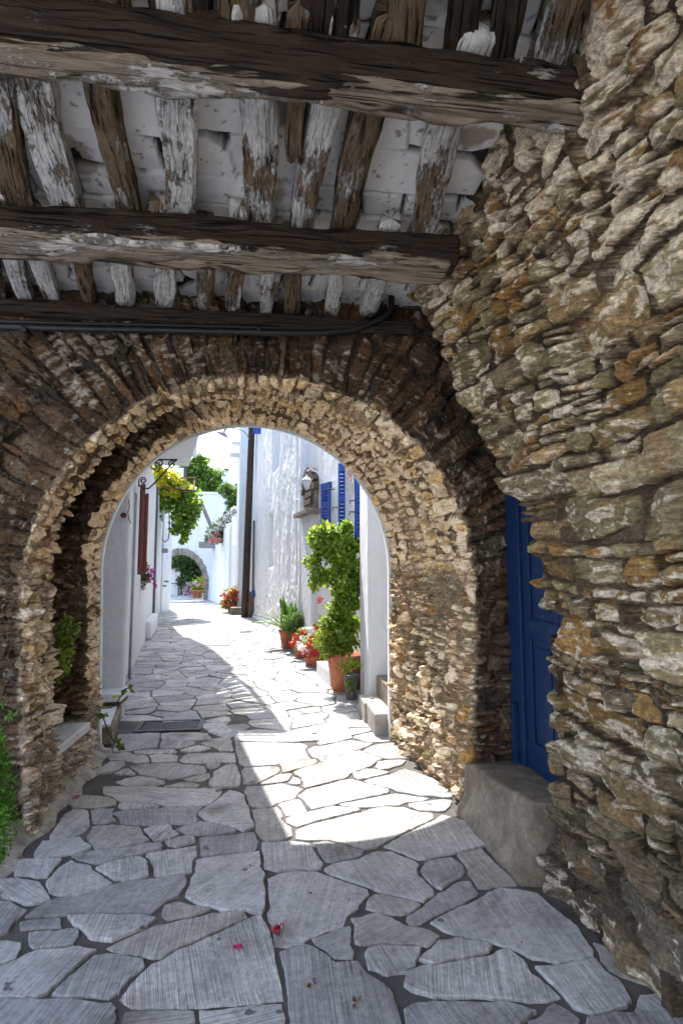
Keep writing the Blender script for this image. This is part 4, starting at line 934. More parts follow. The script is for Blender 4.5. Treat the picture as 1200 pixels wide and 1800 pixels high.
# iron scroll brackets
def spiral(c, r, turns, ex, ez, start=0., sgn=1, n=34):
    return [c+ex*(r*(1-.8*t)*math.cos(start+sgn*t*turns*2*PI))+ez*(r*(1-.8*t)*math.sin(start+sgn*t*turns*2*PI)) for t in [i/n for i in range(n+1)]]
def bracket(parent, O, ex, sc, name='iron_bracket'):
    ez = Vector((0, 0, 1)); mb = MB(); pt = lambda x, z: O+ex*x*sc+ez*z*sc; r = .011
    mb.obox((pt(.30, 0)+pt(1, 0))/2, ex*sc*.35, ex.cross(ez)*.014, ez*.010)
    mb.tube([pt(0, -.75), pt(.0, -.55)], r, 6); mb.tube([pt(.02, -.72), pt(.12, -.80), pt(.26, -.80), pt(.40, -.66), pt(.62, -.40), pt(.86, -.10), pt(.97, -.02)], r, 6)
    for (x, z, rr, st_, sg) in ((.10, -.58, .10, 3.1, -1), (.40, -.20, .16, -1.2, 1), (.53, -.10, .11, 3.9, -1), (.86, -.14, .11, 1.2, 1)):
        mb.tube(spiral(pt(x, z), rr*sc, 1.4, ex, ez, st_, sg), r*.9, 6)
    return mb.build(name, M['black'], parent)
YB = 8.3; o1, o2 = A(246, 808, YB), A(312, 808, YB); sc = (o2-o1).length
bracket(lh, o1, (o2-o1).normalized(), sc)
o3 = A(318, 762, 7.4); MB().tube(spiral(o3, .07, 1.1, Vector((1, 0, 0)), Vector((0, 0, 1)), 3, 1), .010, 6).build('iron_scroll', M['black'], lh)

# far left: white pier with meter boxes and hose
wp = empty('white_pier', (-4.5, 26, 0), 'white wall pier left of the far arch, with cable loop and small boxes', 'wall')
q0, q1 = G(284, 1078), G(299, 1074); m_ = MB(); m_.prism([Vector((q0.x, q0.y, 0)), Vector((q1.x, q1.y, 0)), Vector((q1.x-.3, q1.y+1.6, 0)), Vector((q0.x-2.2, q0.y+1.6, 0)), Vector((q0.x-2.2, q0.y, 0))], (0, 0, 4.9)); m_.build('wall', M['white'], wp, bevel=.02)
yq = q0.y-.03
for (px, py, w_, h_) in ((290, 968, .22, .16), (293, 1022, .16, .07), (290, 1030, .13, .07)):
    c = A(px, py, yq); MB().box((c.x-w_/2, c.y-.06, c.z-h_/2), (c.x+w_/2, c.y+.02, c.z+h_/2)).build('meter_box', M['grey'], wp)
MB().tube([A(x, y, yq-.05) for x, y in ((283.5, 890), (283.5, 930), (285, 948), (290, 953), (296, 948), (298, 935), (298, 905), (295, 890))], .022, 8).build('hose', M['darkplastic'], wp, True)
# link wall between left house and the pier (sunlit bit)
q2, q3 = G(271, 1090), G(283, 1076); m_ = MB(); m_.prism([Vector((q2.x, q2.y+.0, 0)), Vector((q3.x, q3.y, 0)), Vector((q3.x-2, q3.y, 0)), Vector((q2.x-2, q2.y, 0))], (0, 0, 3.3))
tag(m_.build('white_wall', M['white'], bevel=.02), 'narrow white garden wall between the left house and the far pier', 'wall')

# ================================================================ utility pole with street lamp
pb = G(430, 1086); pole = empty('lamp_pole', pb, 'tall dark wooden pole carrying a street lamp on a curved arm', 'street lamp')
pt_ = A(443, 740, pb.y); tt = MB(); dv = (pt_-pb); tt.tube([pb+dv*k/6 for k in range(8)], [.125-.003*k for k in range(8)], 14); tt.build('pole', M['greybark'], pole, True)
pl = A(438, 770, pb.y-.15); P2 = lambda x, y: A(x, y, pb.y-.15)
MB().tube([P2(438, 772), P2(434, 764), P2(427, 757), P2(418, 754), P2(404, 752), P2(399, 753), P2(396, 757)], .02, 8).build('lamp_arm', M['grey'], pole, True)
lc = P2(392, 762); lmp = MB(); ax = Vector((-.42, 0, -.9)).normalized()
e1 = ax.orthogonal().normalized(); e2 = ax.cross(e1); n_ = 18; pr = [(.03, -.16), (.05, -.06), (.09, -.04), (.22, .03), (.225, .05), (.08, .045), (.0, .04)]
vs = [lc+ax*z+(e1*math.cos(2*PI*k/n_)+e2*math.sin(2*PI*k/n_))*r for r, z in pr for k in range(n_)]
lmp.add(vs, [(i*n_+k, i*n_+(k+1) % n_, (i+1)*n_+(k+1) % n_, (i+1)*n_+k) for i in range(len(pr)-1) for k in range(n_)]); lmp.build('lamp_shade', M['grey'], pole, True)
pv = MB(); q = G(433, 1088); pv.tube([pb+Vector((.26, -.1, z)) for z in (0, 3.2)], .035, 8); pv.build('cable_pipe', M['darkplastic'], pole, True)
bx = G(441, 1086); b_ = MB(); b_.box((bx.x-.1, bx.y-.05, 0), (bx.x+.18, bx.y+.3, .42)); b_.box((bx.x-.12, bx.y-.07, .42), (bx.x+.20, bx.y+.3, .47)); b_.box((bx.x-.08, bx.y-.03, .47), (bx.x+.16, bx.y+.28, .85))
tag(b_.build('wooden_crate', mat_plain('crate_wood', (.20, .12, .07), .8, .3, 9, .002), bevel=.008), 'brown wooden box at the foot of the tall pole', 'crate')

# ================================================================ far right buildings
fb = empty('house', (0, 22, 0), 'narrow white house front behind the pole, with a blue awning corner', 'house')
q0, q1 = A(466, 1000, 18.6), A(414, 1000, 21.8); m_ = MB()
m_.prism([Vector((q0.x+.05, 18.3, 0)), Vector((q1.x+.62, 21.0, 0)), Vector((q1.x+.12, 21.2, 0)), Vector((q1.x, 21.8, 0)), Vector((2.5, 22.6, 0)), Vector((2.5, 18.3, 0))][::-1], (0, 0, 7.6)); m_.build('wall', M['white'], fb, bevel=.02)
for (px, py, w_, h_) in ((449, 752, .30, .26),):
    c = A(457, 754, 18.2); MB().box((c.x-.22, c.y-.05, c.z-.16), (c.x+.22, c.y+.05, c.z+.3)).build('blue_awning', M['blue_shut'], fb)
c = A(447, 1044, 19.0); MB().box((c.x-.06, c.y-.1, c.z-.08), (c.x+.10, c.y, c.z+.14)).build('blue_post', M['blue_shut'], fb)
for (py, ww) in ((780, .34), (800, .42)):
    c = A(424, py, 21.5); MB().box((c.x-ww, c.y-.2, c.z-.05), (c.x+.3, c.y+.3, c.z+.05)).build('cornice', M['white'], fb, bevel=.01)
# stepped garden walls
gw = empty('garden_wall', G(405, 1070), 'stepped white garden wall right of the far lane below the white oleander', 'wall')
wa, wb = G(401, 1068), G(371, 1057)
for k in range(5):
    t0, t1 = k/5, (k+1)/5; a, b = wa.lerp(wb, t0), wa.lerp(wb, t1); zt = [3.55, 3.40, 3.2, 3.0, 2.9][k]
    m_ = MB(); m_.prism([a, b, b+Vector((.45, 0, 0)), a+Vector((.45, 0, 0))][::-1], (0, 0, zt)); m_.build('wall_section', M['white'], gw, bevel=.05)
q = A(402, 1000, wa.y-.4); m_ = MB(); m_.box((wa.x+.1, wa.y-.5, 0), (wa.x+.75, wa.y-.05, 3.75)); m_.build('wall_end', M['white'], gw, bevel=.06)
qa = G(413, 1075); m_ = MB(); m_.prism([(qa.x, qa.y, 0), (qa.x+.5, qa.y, 0), (qa.x+.5, qa.y+1, 0), (qa.x-.2, qa.y+1, 0)], (0, 0, 2.6))
m_.prism([(qa.x+.2, qa.y-.02, 2.6), (qa.x+.6, qa.y-.02, 2.6), (qa.x+.6, qa.y+.9, 2.6), (qa.x+.1, qa.y+.9, 2.6)], (0, 0, 1.2)); m_.build('stepped_pier', M['white'], gw, bevel=.05)
sb = MB(); q = G(404, 1081); sb.box((q.x, q.y-.1, 0), (q.x+.55, q.y+.6, .26)); tag(sb.build('stone_block', M['concrete'], bevel=.03), 'rough pale stone block on the ground left of the tall pole', 'stone block')
c0_, c1_ = A(350, 952, 28.3), A(380, 952, 28.3); sb = MB(); sb.box((c0_.x, 28.1, c0_.z-.30), (c1_.x, 29.0, c0_.z)); tag(sb.build('concrete_ledge', mat_plain('grey_concrete', (.27, .27, .27), .9, .3, 5, .004), bevel=.02), 'grey concrete ledge sticking out above the far arch beside the white flowers', 'ledge')

# ================================================================ far arch and what lies beyond
YF = 30.0; fa = empty('archway', (-4, YF, 0), 'small white arched wall closing the far end of the lane', 'archway')
ac = A(316, 1030, YF); ar_ = A(361, 1030, YF).x-ac.x; ztop = A(330, 926, YF).z; xl = ac.x-3.0; xr_ = A(385, 1000, YF).x+1.5; zs = ac.z
na_ = 28; ins = [(ac.x+ar_*math.cos(PI-PI*i/na_), zs+ (A(316, 972, YF).z-zs)*math.sin(PI*i/na_)) for i in range(na_+1)]
out = [(xl, 0), (xl, ztop), (xr_, ztop), (xr_, 0)]
for side in (0, 1):
    m_ = MB(); half = [p for p in ins if (p[0] <= ac.x+1e-6) == (side == 0)]
    if side == 0: pl_ = [(xl, 0), (xl, ztop), (ac.x, ztop)]+half[::-1]+[(ac.x-ar_, 0)]
    else: pl_ = [(xr_, 0), (ac.x+ar_, 0)]+half[::-1]+[(ac.x, ztop)]+[(xr_, ztop)]
    if side == 1: pl_ = [(xr_, 0), (ac.x+ar_, 0)]+[p for p in ins if p[0] >= ac.x-1e-6][::-1]+[(ac.x, ztop), (xr_, ztop)]
    m_.prism([Vector((x, YF, z)) for x, z in pl_], (0, .55, 0)); m_.build('wall', M['white'], fa)
rg = MB(); colr = random.Random(4)
def vous(a0, a1, r0, r1, cc):
    f = lambda a, r: (ac.x+r*math.cos(a), zs+r*math.sin(a)*(A(316, 972, YF).z-zs)/ar_)
    p = [f(a0, r0), f(a0, r1), f(a1, r1), f(a1, r0)]; rg.prism([Vector((x, YF-.03, z)) for x, z in p], (0, .62, 0), cc)
k = 46
for i in range(k):
    c_ = colr.uniform(.18, .36); vous(PI*i/k, PI*(i+.86)/k, ar_-.07, ar_+.19+colr.uniform(-.02, .02), (c_, c_*.86, c_*.72))
z = 0
while z < zs:
    h_ = colr.uniform(.06, .14); c_ = colr.uniform(.16, .34); rg.box((ac.x+ar_-.07, YF-.03, z), (ac.x+ar_+.17+colr.uniform(-.03, .03), YF+.59, min(zs, z+h_-.012)), (c_, c_*.86, c_*.72)); z += h_
rg.build('stone_ring', M['stone'], fa)
# upper white parapet in blue shade, dark slanting beam, terrace
up_ = MB(); q0, q1 = A(338, 868, 34), A(386, 868, 34); up_.box((q0.x-3, 34, 3.5), (q1.x+.3, 34.3, q0.z)); up_.box((q0.x-3, 33.9, q0.z), (q1.x+.3, 34.4, q0.z+.12))
tag(up_.build('parapet', M['white'], bevel=.01), 'white upper terrace wall in blue shade above the far arch', 'wall')
sb = MB(); a, b = A(351, 878, 31.5), A(374, 932, 31.5); d = (b-a); sb.obox((a+b)/2, d/2, Vector((0, .09, 0)), d.cross(Vector((0, 1, 0))).normalized()*.10)
tag(sb.build('slanting_beam', M['darkplastic']), 'dark slanting beam leaning across the blue-shaded terrace wall', 'beam')
hs = empty('house', (0, 46, 0), 'distant white house behind the trees with a small dark-topped chimney', 'house')
a, b = A(380, 850, 44), A(440, 850, 44); m_ = MB(); m_.box((a.x, 44, 0), (b.x, 50, a.z)); m_.build('wall', M['white'], hs)
m_ = MB(); q0, q1 = A(391, 862, 43), A(428, 862, 43); m_.box((q0.x, 42.8, q0.z-.12), (q1.x, 43.99, q0.z+.02)); m_.build('flat_roof', M['darkwood'], hs)
a = A(397, 850, 44.6); ct = A(397, 824, 44.6).z; m_ = MB(); m_.box((a.x-.22, 44.4, a.z-.2), (a.x+.22, 44.9, ct-.2)); m_.build('chimney', M['white'], hs)
m_ = MB(); m_.box((a.x-.2, 44.38, ct-.2), (a.x+.2, 44.92, ct)); m_.build('chimney_cap', M['darkplastic'], hs.children[-1])
hs2 = MB(); a, b = A(290, 822, 36), A(314, 822, 36); hs2.box((a.x, 36, 0), (b.x+.3, 41, a.z)); tag(hs2.build('white_house', M['white']), 'pale house wall seen behind the yellow-green vine', 'house')

# garden house through the far arch
gh = empty('house', (-6, 40, 0), 'white house with brown shutters seen through the far arch', 'house')
a, b = A(296, 1000, 38), A(326, 1000, 38); m_ = MB(); m_.box((a.x-1, 38, 0), (b.x, 42, 3.2)); m_.build('wall', M['white'], gh)
for (p0, p1) in ((303, 313), (317, 325)):
    a, b = A(p0, 1018, 37.95), A(p1, 990, 37.95); m_ = MB(); m_.box((a.x, 37.9, a.z), (b.x, 37.99, b.z)); m_.build('shutter', M['brownpaint'], gh)
# table and chair
tb = empty('table', A(311, 1043, 33.5), 'small dark table standing through the far arch', 'table'); q = G(311, 1046); q.y
tx, ty_ = q.x, q.y; m_ = MB(); m_.box((tx-.32, ty_-.3, .70), (tx+.30, ty_+.3, .74)); m_.build('table_top', M['darkwood'], tb)
for dx in (-.28, .26):
    for dy in (-.26, .26): MB().box((tx+dx-.025, ty_+dy-.025, 0), (tx+dx+.025, ty_+dy+.025, .70)).build('leg', M['darkwood'], tb)
q = G(320, 1047); cx_, cy_ = q.x, q.y; ch = empty('chair', (cx_, cy_, 0), 'dark wooden chair beside the small table through the far arch', 'chair')
MB().box((cx_-.22, cy_-.22, .43), (cx_+.22, cy_+.22, .48)).build('seat', M['darkwood'], ch)
for dx in (-.2, .2):
    for dy in (-.2, .2): MB().box((cx_+dx-.022, cy_+dy-.022, 0), (cx_+dx+.022, cy_+dy+.022, .43)).build('leg', M['darkwood'], ch)
m_ = MB(); 
for dx in (-.2, .2): m_.box((cx_+dx-.022, cy_-.23, .48), (cx_+dx+.022, cy_-.185, .98))
for z in (.6, .75, .9): m_.box((cx_-.18, cy_-.225, z), (cx_+.18, cy_-.19, z+.07))
m_.build('backrest', M['darkwood'], ch)

# ---------------------------------------------------------------- plants
def pot_profile(r, h, rim=True): return [(0, 0.005), (r*.68, 0), (r*.72, .01), (r*.96, h*.84), (r*1.05, h*.845), (r*1.08, h*.99), (r*1.04, h), (r*.93, h), (r*.90, h*.9), (0, h*.88)]
def potted(name, label, gxy, r, h, group=None, mat=None):
    e = empty(name, (gxy[0], gxy[1], 0), label, 'potted plant', group)
    MB().lathe((gxy[0], gxy[1], 0.012), pot_profile(r, h), 26).build('pot', mat or M['terra'], e, True)
    return e
def stems(parent, pts, r, mat=None):
    mb = MB()
    for l in pts: mb.tube(l, [r*(1-.6*i/(len(l)-1)) for i in range(len(l))], 6)
    mb.build('stem', mat or M['bark'], parent, True)
# big shrub in the big pot
q = G(600, 1213); bx_, by_ = q.x+.06, q.y; Rb = .25
e = potted('potted_shrub', 'tall leafy green shrub in the biggest terracotta pot, trained up the white wall', (bx_, by_), .26, .46)
B = lambda px, py, dy=0: A(px, py, by_+dy)
tr = [[B(600, 1165), B(607, 1120), B(603, 1060), B(612, 1000), B(600, 940)], [B(605, 1150), B(617, 1090, .1), B(618, 1010, .15), B(622, 950, .1)], [B(604, 1060), B(588, 1035), B(570, 1005, -.05), B(555, 975, .0)], [B(608, 1010), B(590, 975), B(575, 945)], [B(602, 1140), B(585, 1110), B(575, 1090)]]
stems(e, tr, .022)
pts = []
for (px, py, r, n, dy) in ((560,945,.13,170,0),(578,938,.15,210,0),(600,945,.16,230,0),(618,960,.14,230,.1),(565,965,.11,130,0),(590,975,.16,230,-.05),(610,990,.15,210,0),(622,1010,.13,190,.1),(548,985,.10,90,0),(557,1010,.11,120,-.05),(572,1015,.10,110,0),
    (600,1040,.13,170,0),(615,1060,.14,190,0),(590,1070,.11,120,0),(605,1095,.13,180,0),(580,1095,.11,140,0),(622,1100,.12,140,.1),(612,1130,.12,160,0),(592,1125,.12,150,-.05),(624,1035,.12,160,.1),(552,1030,.06,40,0),(610,925,.08,70,0),(590,1010,.12,130,0)):
    pts.append(blob(B(px, py, dy), (r*1.15, r, r*.98), int(n*1.7), int(px*7+py), .15))
leaf_mesh('foliage', np.concatenate(pts), .070, GRL+GRL[:3], e, seed=5, asp=.55)
pts = [blob(B(px, py, -.12), (.12, .12, .09), n, px+py, .1) for px, py, n in ((562,1130,200),(577,1140,400),(590,1150,220),(568,1115,300),(605,1150,120),(582,1120,300),(574,1148,200))]
leaf_mesh('low_foliage', np.concatenate(pts), .035, GRL+GRY[:2], e, seed=6)
leaf_mesh('blossom', blob(B(563, 1054), (.045, .04, .04), 60, 3, .1), .022, [(.6, .02, .02)], e, M['petal'], asp=.9)
# black bucket with trailing plant
q = G(617, 1231); e = potted('bucket_plant', 'small trailing green plant in a dark grey plastic bucket', (q.x, q.y), .088, .30, mat=M['darkplastic'])
BB = lambda px, py: A(px, py, q.y-.1)
pts = [blob(BB(px, py), (.06, .05, .05), n, px*py, .1) for px, py, n in ((602,1168,40),(608,1178,40),(615,1196,26),(616,1210,24),(625,1170,40),(618,1163,40))]
leaf_mesh('foliage', np.concatenate(pts), .045, GRL+GRY[:1], e, seed=8)
# row of smaller pots
row = [('potted_aspidistra','broad-leaved green plant in the farthest terracotta pot of the row',(507,1140),.19,.36),('potted_bush','round small-leaved dark green bush behind the red and white flowers',(527,1146),.17,.30),
       ('potted_geranium','geranium with white and red flowers in a terracotta pot near the middle of the row',(533,1156),.18,.34),('potted_geranium','red flowering geranium in a terracotta pot next to the low white doorstep',(549,1170),.16,.29),('potted_geranium','small plant with few red flowers in the terracotta pot touching the white doorstep',(560,1172),.17,.36)]
for i, (nm_, lb_, (px, py), r, h_) in enumerate(row):
    q = G(px, py); e = potted(nm_, lb_, (q.x+(.05 if i == 1 else 0), q.y+(.15 if i == 1 else 0)), r, h_, 'pots of flowers along the right wall'); c = Vector((q.x, q.y, 0))
    Bq = lambda x, y, dy=0: A(x, y, q.y+dy)
    if i == 0:
        r_ = random.Random(2); mb = MB(); lf_c = [(.06, .15, .02), (.12, .24, .03), (.22, .33, .05), (.04, .1, .02)]
        for k in range(46):
            a = r_.uniform(0, 2*PI); L = r_.uniform(.6, 1.05); el = r_.uniform(.45, 1.35); d = Vector((math.cos(a)*math.cos(el), math.sin(a)*math.cos(el), math.sin(el))); s_ = d.cross(Vector((0, 0, 1))).normalized(); b0 = c+Vector((0, 0, h_*.85)); vs = []
            for t, w_ in ((0, .008), (.25, .04), (.55, .068), (.8, .045), (1, .002)):
                p = b0+d*L*t+Vector((0, 0, -.22*t*t*math.cos(el)*L*2)); vs += [p-s_*w_, p+Vector((0, 0, -.012)), p+s_*w_]
            mb.add(vs, [(j*3+m2, j*3+m2+1, j*3+m2+4, j*3+m2+3) for j in range(4) for m2 in (0, 1)], r_.choice(lf_c))
        mb.build('foliage', M['leaf'], e)
    elif i == 1: leaf_mesh('foliage', np.concatenate([clumps(Bq(522, 1094, -.12), (.34, .26, .2), 40, 70, 9, .09), blob(Bq(523, 1098, -.12), (.32, .25, .19), 900, 3, .0)]), .036, GR+[(.10, .14, .05)], e, seed=4)
    else:
        cen = {2: [(540,1118,.24,.17),(528,1130,.16,.1)], 3: [(550,1132,.16,.13),(545,1150,.10,.08)], 4: [(564,1150,.12,.09)]}[i]
        leaf_mesh('foliage', np.concatenate([blob(Bq(x, y), (rx, .18, rz), 380, x+i, .1) for x, y, rx, rz in cen for q_ in (0, 1)]), .046, GRL+GR[:1], e, seed=30+i, asp=.8)
        fl = {2: [(538,1107,'w'),(546,1117,'w'),(533,1122,'w'),(525,1133,'w'),(549,1107,'w'),(557,1116,'w'),(520,1119,'r'),(535,1111,'r'),(556,1101,'r'),(565,1103,'r'),(569,1107,'r'),(514,1131,'r')], 3: [(544,1135,'r'),(550,1126,'r'),(556,1122,'r'),(530,1139,'w'),(541,1150,'r'),(534,1149,'r'),(538,1146,'w')], 4: [(553,1149,'r'),(563,1110,'r')]}[i]
        for k_, cc_ in (('w', [(.85, .84, .82)]), ('r', [(.62, .015, .015), (.5, .01, .02)])):
            ps = [blob(Bq(x, y, -.30), (.062, .05, .05), 110, x*3+y, .6) for x, y, kk in fl if kk == k_]
            if ps: leaf_mesh('blossom', np.concatenate(ps), .026, cc_, e, M['petal'], asp=1.0, seed=7)
# left window flower basket
q = LW(250, 1000); Bq = lambda x, y, dy=0: A(x, y, q.y-.2+dy)
hb = empty('hanging_basket', Bq(255, 1010), 'hanging flower basket with pink petunias below the dark red shutters', 'flower basket')
mb = MB(); c = Bq(252, 1012); mb.lathe(c-Vector((0, 0, .1)), [(0, 0), (.09, .01), (.13, .12), (.14, .13), (.12, .12)], 16); mb.build('basket', M['bark'], hb, True)
MB().tube([Bq(250, 1030), Bq(252, 1036), Bq(257, 1033)], .008, 6).build('wire', M['black'], hb)
leaf_mesh('foliage', np.concatenate([blob(Bq(x, y), (r, .14, r), 170, x+y, .1) for x, y, r in ((252,1008,.13),(250,1020,.12),(255,998,.10),(258,1015,.10),(248,1028,.08))]), .035, [(.14, .16, .04), (.08, .12, .03), (.2, .16, .06)], hb, seed=3)
leaf_mesh('blossom', np.concatenate([blob(Bq(x, y, -.1), (.03, .03, .03), 26, x*y, .3) for x, y in ((251,988),(254,992),(267,1003),(270,1006),(264,1014),(269,1017),(262,1022),(272,1024),(266,1010),(273,1030),(260,1000))]), .03, [(.6, .05, .35), (.5, .12, .4)], hb, M['petal'], asp=.9)
# pergola with vine
YV = 20.5; pg = empty('pergola', A(300, 850, YV), 'rusty metal pergola rails above the lane behind the iron bracket', 'pergola')
for (x0, y0, x1, y1, dy) in ((268, 838, 345, 841, 0), (268, 848, 343, 853, .8), (268, 853, 320, 856, 1.4), (285, 857, 345, 863, -.7)):
    MB().tube([A(x0, y0, YV+dy), A(x1, y1, YV+dy)], .035, 6).build('rail', M['rust'], pg)
for x in (300, 322, 342): MB().tube([A(x, 839+(x-268)*.04, YV), A(x-1, 860, YV-.7)], .022, 6).build('cross_bar', M['rust'], pg)
MB().tube([A(326, 815, YV), A(326, 852, YV)], .07, 6).build('post', M['darkplastic'], pg)
V_ = lambda x, y, dy=0: A(x, y, YV+dy); vn = empty('vine', V_(310, 880), 'yellow-green climbing vine hanging from the rusty pergola', 'vine')
MB().tube([V_(270, 950, -2.3), V_(271, 900, -1.5), V_(274, 860), V_(290, 845), V_(320, 850)], .03, 6).build('stem', M['bark'], vn)
yl = [(275,822,.2),(283,830,.2),(272,840,.3),(282,845,.3),(292,838,.2),(278,858,.35),(295,855,.3),(310,848,.3),(275,872,.35),(290,868,.35),(305,865,.3),(300,842,.25),(318,852,.25)]
gl_ = [(285,882,.35),(272,890,.3),(300,880,.35),(315,872,.35),(330,868,.35),(340,875,.3),(310,890,.35),(325,885,.4),(338,892,.35),(315,905,.35),(328,905,.35),(340,905,.25),(312,920,.25),(325,922,.3),(334,918,.25),(318,930,.15),(328,935,.13),(270,910,.2),(268,880,.25),(324,945,.07),(344,885,.22),(308,935,.08),(322,952,.05)]
leaf_mesh('young_leaves', np.concatenate([blob(V_(x, y, random.uniform(-.4, .4)), (r, .5, r), 150, x*y, .2) for x, y, r in yl]), .13, [(.50, .46, .03), (.36, .42, .03), (.55, .5, .04), (.2, .32, .03)], vn, asp=.8, seed=12)
leaf_mesh('foliage', np.concatenate([blob(V_(x, y, random.uniform(-.4, .4)), (r, .4, r), int(30+360*r), x*y, .2) for x, y, r in gl_]), .13, [(.14, .28, .02), (.09, .2, .02), (.05, .12, .015), (.26, .38, .04)], vn, asp=.8, seed=13)
# tree behind the parapet
def tree(name, label, base, h, crowns, n, ls, cols, seed, group=None, thick=.14):
    t = empty(name, base, label, 'tree', group); tp_ = Vector(base)+Vector((0, 0, h))
    br = [[Vector(base), Vector(base).lerp(tp_, .5)+Vector((.1, 0, 0)), tp_]]+[[Vector(base).lerp(tp_, .45), Vector(c_[0])] for c_ in crowns[:6]]
    mb = MB(); 
    for l in br: mb.tube(l, [thick*(1-.5*i/(len(l)-1)) for i in range(len(l))], 7)
    mb.build('trunk', M['bark'], t, True)
    leaf_mesh('crown', np.concatenate([clumps(c_[0], c_[1], 16, int(n/len(crowns)/16), seed+i, min(c_[1])*.42) for i, c_ in enumerate(crowns)]), ls, cols, t, seed=seed)
    return t
T = lambda x, y, Y=38.: tuple(A(x, y, Y))
tree('tree', 'leafy green tree rising behind the white terrace wall', (T(355, 900)[0], 38, 0), 5.5, [(T(350,850), (1.1,1,.8)), (T(365,840), (1.1,1,.9)), (T(350,825), (.8,.8,.7)), (T(375,850), (.9,.9,.8)), (T(390,860), (.8,.8,.6)), (T(335,838), (.9,.8,.7)), (T(318,840), (.8,.8,.7)), (T(352,812), (.5,.5,.5)), (T(330,825), (.7,.7,.6)), (T(308,850), (.8,.7,.7)), (T(342,845), (.8,.7,.7))], 22000, .16, GRL+GR, 21)
T2 = lambda x, y, Y=27.: tuple(A(x, y, Y))
tree('shrub', 'dark green creeper above the white oleander on the right', (T2(412, 900)[0]+.4, 27.3, 0), 4.4, [(T2(405,870), (.5,.4,.5)), (T2(420,880), (.5,.4,.6)), (T2(397,862), (.35,.3,.4)), (T2(425,858), (.3,.3,.6)), (T2(412,892), (.5,.4,.4))], 4200, .10, GR, 25, thick=.05)
ol = empty('oleander', T2(400, 930), 'white flowering oleander spilling over the stepped garden wall', 'shrub')
opts = [(372,945,.2),(380,935,.25),(390,925,.3),(400,915,.3),(410,905,.3),(420,905,.3),(395,940,.25),(408,925,.3),(418,925,.3),(375,935,.2),(385,945,.2),(415,940,.25)]
leaf_mesh('foliage', np.concatenate([blob(T2(x, y, 26.1), (r*1.5, .3, r*1.3), 520, x+y, .1) for x, y, r in opts]), .12, GRD+GR[:1], ol, asp=.35, seed=3)
leaf_mesh('blossom', np.concatenate([blob(T2(x, y, 25.9), (.17, .1, .14), 130, x*y, .1) for x, y in ((370,940),(378,932),(388,921),(398,915),(404,903),(415,897),(424,896),(396,925),(384,930),(410,912),(376,944),(420,905),(392,910))]), .09, [(.8, .77, .72), (.75, .75, .72)], ol, M['petal'], asp=.9, seed=4)
leaf_mesh('pink_blossom', np.concatenate([blob(T2(x, y, 25.8), (.12, .1, .09), 60, x*y, .1) for x, y in ((374,948),(382,938),(370,951),(386,948),(380,952))]), .08, [(.75, .35, .3)], ol, M['petal'], asp=.9, seed=5)
MB().tube([T2(418, 1000, 26.3), T2(416, 950, 26.3), T2(410, 915, 26.3)], .05, 6).build('stem', M['bark'], ol)
leaf_mesh('dry_foliage', np.concatenate([blob(T2(x, y, 25.6), (.12, .12, .25), 60, x*y, .1) for x, y in ((417,948),(414,968),(416,985),(412,935))]), .14, [(.2, .13, .05), (.1, .12, .03)], ol, asp=.3, seed=6, updir=(0, 0, -.8))
# geraniums at the foot of the stepped wall
q = G(408, 1077); e = potted('potted_geranium', 'bushy red and pink geranium left of the tall pole', (q.x, q.y), .2, .26)
Bq = lambda x, y: A(x, y, q.y)
leaf_mesh('foliage', np.concatenate([blob(Bq(x, y), (r, .3, r), 200, x+y, .1) for x, y, r in ((405,1050,.3),(415,1058,.3),(412,1042,.25),(400,1062,.25),(418,1045,.22),(410,1068,.2))]), .09, GRL+GR[:1], e, asp=.8, seed=3)
leaf_mesh('blossom', np.concatenate([blob(Bq(x, y)-Vector((0, .3, 0)), (.09, .06, .08), 40, x*y, .1) for x, y in ((393,1044),(397,1056),(396,1060),(404,1040),(412,1036),(419,1041),(408,1046),(414,1050),(410,1062),(406,1066),(418,1052),(399,1050))]), .06, [(.6, .03, .08), (.65, .1, .08), (.7, .2, .1)], e, M['petal'], asp=.9)
# garden behind the far arch
H = lambda x, y, Y=34.: tuple(A(x, y, Y))
tree('garden_tree', 'dark green tree filling the view through the far arch', (H(345, 1040, 36)[0], 36.5, 0), 2.6, [(H(330,985,36),(1.4,1,.6)), (H(345,1000,36),(1.3,1,.8)), (H(315,995,36),(1,.8,.6)), (H(355,1025,36),(1,.8,.7)), (H(335,1020,36),(.9,.8,.6)), (H(350,975,36),(1.3,.8,.7)), (H(308,975,36),(1,.8,.5))], 9000, .17, GR+GRD, 41)
bg_ = tree('garden_tree', 'deep green hedge-like tree behind the chair, further back through the far arch', (H(340, 1040, 41)[0], 41.5, 0), 3, [(H(330,1000,41),(2.4,1,1.2)), (H(350,1020,41),(2.2,1,1.2)), (H(345,980,41),(2.4,1,1.))], 6000, .26, GRD, 43)
hy = empty('hydrangea', H(331, 1045, 33), 'pink hydrangea bush on the ground beside the dark chair', 'shrub')
leaf_mesh('foliage', np.concatenate([blob(H(x, y, 33.3), (.3, .3, .25), 120, x+y, .1) for x, y in ((328,1038),(335,1038),(332,1030))]), .11, GR, hy, asp=.7)
leaf_mesh('blossom', np.concatenate([blob(H(x, y, 33), (.13, .1, .12), 60, x*y, .5) for x, y in ((331,1026),(328,1034),(334,1039),(338,1033),(326,1040),(332,1044),(337,1042))]), .06, [(.6, .3, .5), (.55, .35, .55)], hy, M['petal'], asp=.9)
